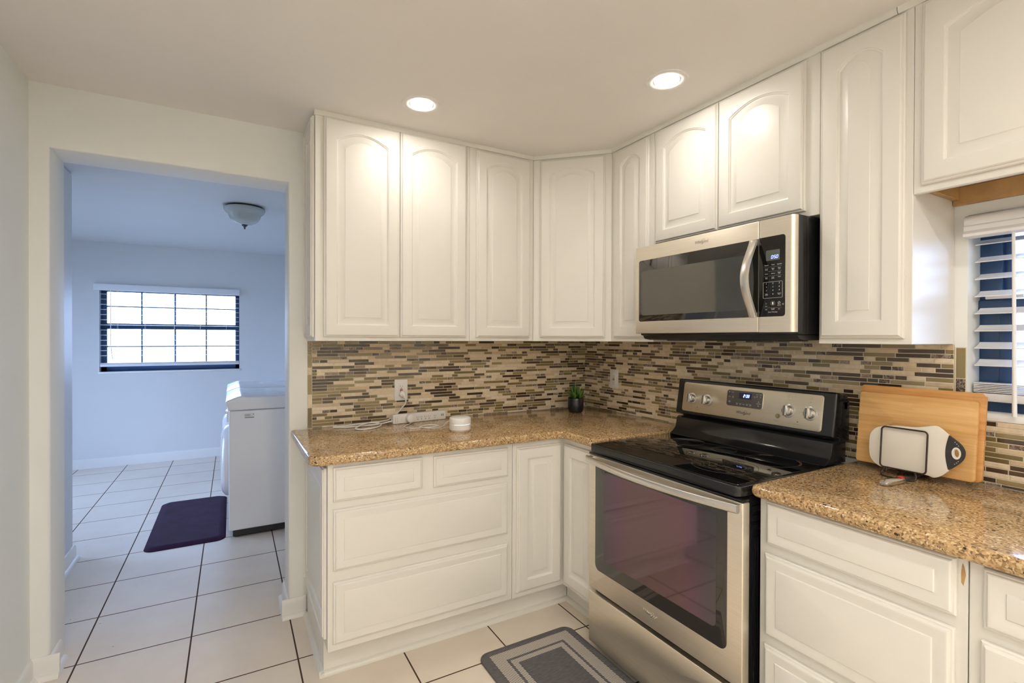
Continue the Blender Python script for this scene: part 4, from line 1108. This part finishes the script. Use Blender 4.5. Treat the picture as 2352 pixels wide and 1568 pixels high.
def router():
    c = (-1.093, -0.423, 0.914)
    t = thing('wifi_router', 'small round white router puck on the counter in front of the power strip', 'router', c)
    b = new_bm(); lathe(b, [(0, 0.0), (0.043, 0.0), (0.046, 0.003), (0.0505, 0.009), (0.0525, 0.012), (0.0527, 0.0355), (0.0515, 0.0365), (0.0515, 0.0385), (0.0525, 0.0395), (0.0520, 0.062), (0.0505, 0.0665), (0.047, 0.0685), (0, 0.0690)], c, 56)
    obj('body', b, M['white'], t, smooth=30)
    b = new_bm()
    ls = []
    n = 24
    for k in range(n + 1):
        a = radians(215 + 95 * k / n)
        ls.append([(c[0] + r * cos(a), c[1] + r * sin(a), c[2] + z) for r, z in ((0.0512, 0.0366), (0.0521, 0.0369), (0.0521, 0.0383), (0.0512, 0.0386))])
    loops(b, ls, cap0=True, cap1=True); obj('light_ring', b, M['white_led'], t, 'glowing white ring')
    # round adapter in the strip's first socket and its thin coiled lead
    L = Vector((-1.3270, -0.0905, 0)); U = (Vector((-1.0185, -0.0550, 0)) - L).normalized(); N = Vector((U.y, -U.x, 0))
    F = frame((L.x, L.y, 0.9142), U, (0, 0, 1), N)
    b = new_bm(); lathe(b, [(0, 0.0006), (0.0215, 0.0006), (0.0240, 0.003), (0.0245, 0.020), (0.0225, 0.026), (0.018, 0.0285), (0, 0.029)], (0, 0, 0), 40, F @ T((0.0905, 0.0262, 0)))
    obj('power_adapter', b, M['white'], t, smooth=35)
    b = new_bm(); z = 0.9163
    P = [F @ Vector((0.0905, 0.008, 0.018)), Vector((-1.247, -0.125, 0.9175)), Vector((-1.283, -0.160, z)), Vector((-1.300, -0.205, z)), Vector((-1.290, -0.245, z)), Vector((-1.258, -0.262, z)), Vector((-1.215, -0.262, z)), Vector((-1.165, -0.270, z)),
         Vector((-1.145, -0.262, 0.9175)), Vector((-1.160, -0.235, 0.919)), Vector((-1.200, -0.222, 0.919)), Vector((-1.235, -0.240, 0.9185)), Vector((-1.232, -0.268, 0.9185)), Vector((-1.195, -0.285, 0.9195)), Vector((-1.150, -0.272, 0.921)), Vector((-1.155, -0.240, 0.922)), Vector((-1.205, -0.230, 0.922)), Vector((-1.238, -0.262, 0.921)), Vector((-1.215, -0.296, 0.9195)), Vector((-1.170, -0.300, z)),
         Vector((-1.125, -0.275, z)), Vector((-1.095, -0.235, 0.922)), Vector((-1.070, -0.215, 0.930)), Vector((-1.055, -0.245, 0.926)), Vector((-1.060, -0.310, 0.922)), Vector((-1.075, -0.372, 0.926))]
    tube(b, spline(P, 7), 0.0019, 8); obj('power_lead', b, M['white'], t, smooth=60)
router()
# ================================================================== plant
def plant():
    c = Vector((-0.222, -0.190, 0.914))
    t = thing('potted_plant', 'green succulent in a black pot in the counter corner', 'plant', tuple(c))
    b = new_bm(); lathe(b, [(0, 0.0), (0.036, 0.0), (0.042, 0.004), (0.047, 0.022), (0.0480, 0.050), (0.0478, 0.086), (0.0468, 0.0885), (0.0435, 0.0885), (0.0430, 0.078), (0, 0.078)], c, 48); obj('pot', b, M['pot'], t, smooth=40)
    b = new_bm(); lathe(b, [(0, 0.0845), (0.0425, 0.0835), (0.0425, 0.0785)], c, 32); obj('soil', b, M['soil'], t)
    rnd = random.Random(5)
    tb = bmesh.new()
    def blade(base, dirn, L, w_, curl):
        d = Vector(dirn).normalized()
        side = d.cross(Vector((0, 0, 1)))
        if side.length < 0.05: side = Vector((1, 0, 0))
        side.normalize()
        up = side.cross(d).normalized()
        n = 5
        rings = []
        for k in range(n + 1):
            s = k / n
            p = Vector(base) + d * L * s + up * curl * L * (s * s) + Vector((0, 0, 0.1 * L * s))
            ww = w_ * (0.55 + 1.5 * s - 2.05 * s * s) if k < n else 0.0002
            th = 0.0022 * (1 - s) + 0.0004
            rings.append([tb.verts.new(p - side * ww), tb.verts.new(p + up * -th), tb.verts.new(p + side * ww), tb.verts.new(p + up * th * 0.5)])
        for k in range(n):
            for i in range(4):
                tb.faces.new((rings[k][i], rings[k][(i + 1) % 4], rings[k + 1][(i + 1) % 4], rings[k + 1][i]))
        tb.faces.new(rings[0][::-1]); tb.faces.new(rings[-1])
    top = c + Vector((0, 0, 0.084))
    ros = [((-0.004, 0.004), 34, 0.072, 0.0055, 0.25, 82), ((0.022, -0.016), 22, 0.060, 0.0070, 0.12, 75), ((-0.020, -0.018), 20, 0.042, 0.0085, 0.20, 72), ((-0.012, 0.020), 16, 0.062, 0.005, 0.3, 78), ((0.020, 0.018), 16, 0.055, 0.006, 0.2, 76)]
    for (ox, oy), n, L, w_, curl, emax in ros:
        for k in range(n):
            a = k * 2.39996 + rnd.uniform(-0.3, 0.3)
            el = radians(18 + (emax - 18) * (k / n) ** 0.8)
            blade(top + Vector((ox + 0.004 * cos(a), oy + 0.004 * sin(a), 0.002 + 0.012 * k / n)), (cos(a) * cos(el), sin(a) * cos(el), sin(el)), L * rnd.uniform(0.72, 1.08), w_ * rnd.uniform(0.8, 1.1), curl * rnd.uniform(0.5, 1.2))
    b = new_bm(); merge(b, tb); obj('leaves', b, M['leaf'], t, smooth=50)
plant()
# ================================================================== boards in the wire rack
def boards():
    def board(x_bot, x_top, y0, y1, z0, z1, th, r, mat, label, groove=None):
        V = Vector((x_top - x_bot, 0, z1 - z0)); h = V.length
        F = frame((x_bot, 0, z0), (0, -1, 0), V, Vector((-(z1 - z0), 0, x_top - x_bot)))
        b = new_bm(); prism(b, rrect(-y0, 0, -y1, h, r, 6), -th, 0.0, F, bev=0.003, seg=2)
        return obj('cutting_board', b, M[mat], None, label, cat='cutting board'), F, h
    board(-0.1020, -0.0700, -1.7000, -2.0445, 0.9340, 1.2030, 0.014, 0.014, 'bamboo2', 'larger bamboo cutting board standing at the back of the wire rack')
    board(-0.1175, -0.0880, -1.7060, -2.0320, 0.9345, 1.1790, 0.0135, 0.010, 'bamboo', 'smaller pale bamboo cutting board leaning in front of the larger one')
    # white plastic board with a charcoal end grip
    t = thing('cutting_board', 'white plastic cutting board with a charcoal grip, held at the front of the rack', 'cutting board', (-0.15, -1.89, 0.935))
    F = frame((-0.180, 0, 0), (0, -1, 0), (0.03, 0, 1), (-1, 0, 0.03))
    F = F @ T((0, 0, 0))
    outl = [(1.7640, 1.0060), (1.7655, 1.0350), (1.7720, 1.0520), (1.7900, 1.0690), (1.8300, 1.0800), (1.8900, 1.0835), (1.9200, 1.0900), (1.9450, 1.0968), (1.9600, 1.0920), (1.9850, 1.0700), (2.0060, 1.0530), (2.0170, 1.0370), (2.0195, 1.0220),
            (2.0150, 1.0040), (2.0020, 0.9860), (1.9850, 0.9690), (1.9680, 0.9480), (1.9470, 0.9350), (1.9250, 0.9380), (1.8700, 0.9370), (1.8100, 0.9360), (1.7850, 0.9440), (1.7690, 0.9620), (1.7645, 0.9850)]
    sp = [(p.x, p.y) for p in spline([(a, c_, 0) for a, c_ in outl], 4, closed=True)]
    cut = 1.980
    bod = [p for p in sp if p[0] <= cut + 0.0025]
    # rotate so the polygon starts after the grip
    idx = max(range(len(sp)), key=lambda i: sp[i][0])
    rot = sp[idx:] + sp[:idx]
    body = [p for p in rot if p[0] < cut]
    grip = [p for p in rot if p[0] >= cut]
    k0 = next(i for i, p in enumerate(rot) if p[0] < cut)
    grip = [p for p in rot[k0:] if p[0] >= cut] + [p for p in rot[:k0]]
    seam = [(cut + 0.0015 - 0.0085 * sin(pi * s), 0.9635 + (1.0742 - 0.9635) * s) for s in [k / 12 for k in range(0, 13)]]
    b = new_bm(); prism(b, body + seam[::-1][::-1] if body[-1][1] < 1.0 else body + seam[::-1], -0.0075, 0.0, F, bev=0.0015, seg=2) if False else None
    b.free()
    b = new_bm()
    top_first = body[0][1] < body[-1][1]
    prism(b, body + (seam[::-1] if top_first else seam), -0.0075, 0.0, F, bev=0.0015, seg=2)
    obj('blade', b, M['poly'], t)
    # grip as a ring round the hanging hole
    hole = [(2.0000 + 0.0085 * cos(a), 1.0215 + 0.0150 * sin(a)) for a in [2 * pi * k / 40 for k in range(40)]]
    g = (seam if grip[0][1] > 1.02 else seam[::-1])
    outer = grip + (seam[::-1] if grip[-1][1] > 1.02 else seam)
    def resample(poly, c, n):
        out = []
        for k in range(n):
            a = 2 * pi * k / n
            d = Vector((cos(a), sin(a)))
            best = None
            for i in range(len(poly)):
                p, q = Vector(poly[i]), Vector(poly[(i + 1) % len(poly)])
                e = q - p; den = d.x * e.y - d.y * e.x
                if abs(den) < 1e-12: continue
                r = p - Vector(c)
                tt = (r.x * e.y - r.y * e.x) / den; ss = (r.x * d.y - r.y * d.x) / den
                if tt > 0 and -1e-6 <= ss <= 1 + 1e-6 and (best is None or tt > best): best = tt
            out.append((c[0] + d.x * best, c[1] + d.y * best))
        return out
    ob = resample(outer, (2.0, 1.0215), 72)
    hol = [(2.0000 + 0.0112 * cos(2 * pi * k / 72), 1.0215 + 0.0180 * sin(2 * pi * k / 72)) for k in range(72)]
    ls = [[(p[0], p[1], w_) for p in src] for src, w_ in ((hol, -0.0082), (ob, -0.0082), (ob, 0.0000), ([(2.0 + (p[0] - 2.0) * 0.97, 1.0215 + (p[1] - 1.0215) * 0.98) for p in ob], 0.0010), (hol, 0.0010))]
    b = new_bm(); loops(b, ls + [ls[0]], F, cap0=False, cap1=False); obj('grip', b, M['handle_grey'], t, 'charcoal grip')
    ring = [[(2.0 + rx * cos(2 * pi * k / 40), 1.0215 + ry * sin(2 * pi * k / 40), w_) for k in range(40)] for rx, ry, w_ in ((0.0068, 0.0125, -0.0085), (0.0113, 0.0181, -0.0085), (0.0113, 0.0181, 0.0014), (0.0068, 0.0125, 0.0014))]
    b = new_bm(); loops(b, ring + [ring[0]], F, cap0=False, cap1=False); obj('hanging_ring', b, M['white'], t, 'white ring round the hanging hole')
    b = new_bm()
    for sg in (1, -1):
        for du, dv in ((-0.0035, 0.033), (0.0010, 0.0285), (0.0050, 0.0235)): lathe(b, [(0.0012, 0.0008), (0.0012, 0.0014), (0, 0.0014)], (2.0 + du, 1.0215 + dv * sg, 0), 10, F)
    obj('dots', b, M['white'], t, smooth=0)
    # rack
    t = thing('wire_rack', 'dark wire rack holding three cutting boards upright on the right counter', 'rack', (-0.13, -1.86, 0.914))
    def wire(name, pts, r=0.0026, closed=False):
        b = new_bm(); tube(b, pts, r, 10, closed=closed); return obj(name, b, M['wire'], t, smooth=60)
    def hoop(name, x, z0=0.9425, z1=1.0755, dx=0.012):
        F_ = frame((x, 0, z0), (0, -1, 0), (dx, 0, z1 - z0), (-1, 0, dx / (z1 - z0)))
        return wire(name, [F_ @ Vector((p[0], p[1], 0)) for p in rrect(1.8055, 0, 1.9315, z1 - z0, 0.011, 6)], closed=True)
    hoop('front_hoop', -0.1685); hoop('middle_hoop', -0.1345, dx=0.0165); hoop('back_hoop', -0.0890, z1=1.082, dx=0.034)
    z = 0.9168
    wire('foot', spline([(-0.1685, -1.8215, 0.9410), (-0.1740, -1.8150, 0.9290), (-0.1820, -1.8160, 0.9185), (-0.1880, -1.8300, z), (-0.1885, -1.8600, z), (-0.1880, -1.8900, z), (-0.1830, -1.9060, 0.9185), (-0.1740, -1.9090, 0.9290), (-0.1685, -1.9030, 0.9410)], 6))
    wire('foot', spline([(-0.0890, -1.8215, 0.9410), (-0.0800, -1.8150, 0.9290), (-0.0700, -1.8160, 0.9185), (-0.0640, -1.8300, z), (-0.0640, -1.8600, z), (-0.0640, -1.8900, z), (-0.0700, -1.9060, 0.9185), (-0.0800, -1.9090, 0.9290), (-0.0890, -1.9030, 0.9410)], 6))
    for y in (-1.8245, -1.9035): wire('base_wire', [(-0.1690, y, 0.9310), (-0.0650, y, 0.9310)]); wire('base_wire', [(-0.1685, y, 0.9425), (-0.1700, y, 0.9310)])
    # steel-handled utensil lying under the rack
    t = thing('peeler', 'steel handled kitchen tool with a red button lying under the rack', 'utensil', (-0.24, -1.87, 0.914))
    A, B = Vector((-0.312, -1.876, 0.9145)), Vector((-0.205, -1.884, 0.9145))
    U = (B - A).normalized(); F = frame(A, U, Vector((0, 0, 1)).cross(U), (0, 0, 1))
    b = new_bm(); prism(b, [(0, -0.0085), (0.006, -0.0125), (0.06, -0.0150), (0.100, -0.0135), (0.104, -0.010), (0.104, 0.010), (0.100, 0.0135), (0.06, 0.0150), (0.006, 0.0125), (0, 0.0085)], 0, 0.0125, F, bev=0.003, seg=2); obj('handle', b, M['chrome'], t, 'shiny steel handle')
    b = new_bm(); prism(b, [(0.102, -0.011), (0.118, -0.010), (0.205, -0.004), (0.205, 0.004), (0.118, 0.010), (0.102, 0.011)], 0.002, 0.0105, F, bev=0.002); obj('shank', b, M['handle_grey'], t, 'dark grey shank')
    b = new_bm(); prism(b, rrect(0.100, -0.004, 0.118, 0.011, 0.003, 3), 0.0095, 0.0150, F, bev=0.0015); obj('button', b, M['red'], t, 'red button')
boards()
# ================================================================== ceiling lights
def downlight(x, y, label, group=None, lens='lens'):
    t = thing('recessed_light', label, 'ceiling light', (x, y, HC), group=group)
    b = new_bm(); lathe(b, [(0.0535, 0.020), (0.0535, -0.0010), (0.058, -0.0030), (0.076, -0.0042), (0.0815, -0.0030), (0.083, 0.0)], (x, y, HC), 48); obj('trim_ring', b, M['base'], t, smooth=50)
    b = new_bm(); lathe(b, [(0, -0.0010), (0.040, -0.0008), (0.0530, 0.0006), (0.0530, 0.004)], (x, y, HC), 48); obj('lens', b, M[lens], t, 'glowing lens', recalc=True)
downlight(*LAMPS_SEEN[0], 'lit recessed ceiling light over the router counter')
downlight(*LAMPS_SEEN[1], 'lit recessed ceiling light in front of the microwave')
for p in FILL_LAMPS_UNSEEN: downlight(*p, 'added unseen fill light, shaped as a recessed ceiling light, behind the viewer', 'added fill lights behind the viewer', 'lens_fill')
def dome():
    c = (-1.973, 1.668, HL)
    t = thing('ceiling_dome_light', 'unlit frosted glass dome light with a finial on the laundry ceiling', 'ceiling light', c)
    b = new_bm(); lathe(b, [(0, 0), (0.125, 0), (0.125, -0.010), (0.136, -0.012), (0.138, -0.016), (0.10, -0.017)], c, 48); obj('ceiling_plate', b, M['dark'], t, 'dark metal ceiling plate')
    b = new_bm(); lathe(b, [(0.139, -0.014), (0.1425, -0.020), (0.1400, -0.030), (0.1310, -0.044), (0.1180, -0.054), (0.1120, -0.062), (0.1080, -0.076), (0.0980, -0.098), (0.0800, -0.115), (0.0560, -0.126), (0.0300, -0.134), (0.012, -0.139)], c, 56); obj('glass_shade', b, M['green_glass'], t, smooth=60)
    b = new_bm(); lathe(b, [(0.020, -0.135), (0.021, -0.140), (0.017, -0.145), (0.009, -0.151), (0.0055, -0.158), (0.0065, -0.163), (0.005, -0.168), (0, -0.170)], c, 24); obj('finial', b, M['dispgrey'], t)
dome()
# ================================================================== laundry machines
def machine(name, y0, y1, label, sticker):
    t = thing(name, label, 'washing machine', (-1.74, (y0 + y1) / 2, 0))
    xf, xb = -2.078, -1.40
    b = new_bm()
    box(b, xf, y0, 0.052, xb, y1, 0.866, 0.012, 3)
    obj('cabinet', b, M['appl'], t)
    b = new_bm(); box(b, xf + 0.025, y0 + 0.012, 0.012, xb - 0.01, y1 - 0.012, 0.0515)
    for x in (xf + 0.05, xb - 0.05):
        for y in (y0 + 0.05, y1 - 0.05): lathe(b, [(0, 0), (0.022, 0), (0.022, 0.010), (0.012, 0.0115)], (x, y, 0), 16)
    obj('plinth', b, M['dark'], t, 'black recessed plinth')
    b = new_bm()
    prof = [(xf - 0.004, 0.868), (xf - 0.006, 0.885), (xf - 0.018, 0.915), (xf - 0.019, 0.926), (xf - 0.012, 0.936), (xf + 0.055, 0.962), (xf + 0.085, 0.966), (xf + 0.12, 0.958), (xb - 0.08, 0.952), (xb, 0.952), (xb, 0.868)]
    prism(b, prof, 0, y1 - y0, frame((0, y0, 0), (-1, 0, 0), (0, 0, 1), (0, 1, 0)) @ Matrix.Diagonal((-1, 1, 1, 1)), bev=0.012, seg=4)
    obj('top_panel', b, M['appl'], t, smooth=40)
    b = new_bm(); prism(b, rrect(xf + 0.14, y0 + 0.05, xb - 0.10, y1 - 0.05, 0.05, 6), 0.9525, 0.9565, Matrix(), bev=0.002); obj('lid', b, M['appl'], t)
    ym = (y0 + y1) / 2
    Fd = frame((xf, ym, 0.47), (0, -1, 0), (0, 0, 1), (-1, 0, 0))
    b = new_bm(); lathe(b, [(0.255, 0.0005), (0.250, 0.020), (0.225, 0.040), (0.19, 0.050), (0.17, 0.048), (0.15, 0.036), (0, 0.030)], (0, 0, 0), 48, Fd); d = obj('door', b, M['appl'], t, smooth=50)
    b = new_bm(); lathe(b, [(0.150, 0.0365), (0.10, 0.046), (0, 0.052)], (0, 0, 0), 40, Fd); obj('porthole', b, M['mw_glass'], d)
    b = new_bm(); box(b, xf - 0.010, y0 + 0.02, 0.79, xf + 0.002, y1 - 0.02, 0.862, 0.006); obj('control_strip', b, M['appl'], t)
    b = new_bm(); box(b, xf - 0.018, y0 + 0.04, 0.845, xf - 0.008, y0 + 0.22, 0.862, 0.004); obj('dispenser_handle', b, M['chrome'], t)
    if sticker:
        F = FB(y0)
        b = new_bm(); prism(b, rrect(-1.985, 0.812, -1.923, 0.845, 0.001, 2), 0.0002, 0.0006, F); s = obj('rating_label', b, M['white'], t, smooth=0)
        b = new_bm()
        for k in range(4): box(b, -1.982, 0.838 - 0.004 * k, 0.0006, -1.950 + 0.004 * (k % 2), 0.8393 - 0.004 * k, 0.0007, M=F)
        for k in range(22): box(b, -1.983 + 0.0026 * k, 0.814, 0.0006, -1.9818 + 0.0026 * k + 0.0006 * (k % 3), 0.820, 0.0007, M=F)
        lathe(b, [(0.0032, 0.0006), (0.0032, 0.0007), (0, 0.0007)], (-1.929, 0.839, 0), 12, F)
        obj('label_print', b, M['text_k'], s, smooth=0)
machine('washing_machine', 1.205, 1.890, 'white washing machine nearer the doorway with a label on its side', True)
machine('washing_machine', 1.915, 2.600, 'white washing machine half hidden behind the nearer one', False)
# ================================================================== mats
def purple_mat():
    b = new_bm()
    x0, y0, x1, y1 = -2.552, 1.212, -2.095, 2.285
    mk = lambda i, z, r: [(p[0], p[1], z) for p in rrect(x0 + i, y0 + i, x1 - i, y1 - i, r, 6)]
    loops(b, [mk(0, 0.0005, 0.06), mk(0.002, 0.004, 0.06), mk(0.040, 0.0185, 0.03), mk(0.046, 0.0192, 0.028)], cap0=True, cap1=True)
    obj('floor_mat', b, M['purple'], None, 'dark purple foam mat on the tiles in front of the washing machines', smooth=30, cat='mat')
purple_mat()
def kitchen_mat():
    b = new_bm()
    x0, y0, x1, y1 = -1.150, -1.78, -0.6735, -0.7360
    mk = lambda i, z, r: [(p[0], p[1], z) for p in rrect(x0 + i, y0 + i, x1 - i, y1 - i, r, 6)]
    s = 0.0155
    ls = [mk(0.004, 0.0005, 0.045), mk(0, 0.004, 0.048), mk(0.001, 0.010, 0.047), mk(0.008, 0.0145, 0.040), mk(0.018, s, 0.030), mk(0.040, s, 0.002), mk(0.0925, s, 0.002), mk(0.1045, s, 0.002), mk(0.1300, s, 0.002)]
    loops(b, ls, cap0=True, cap1=True, mis=[0, 0, 0, 0, 0, 1, 0, 1, 0])
    # the last cap is the plain middle
    obj('floor_mat', b, [M['mat_grey'], M['weave']], None, 'grey kitchen mat with white woven border in front of the stove', smooth=30, cat='mat')
kitchen_mat()
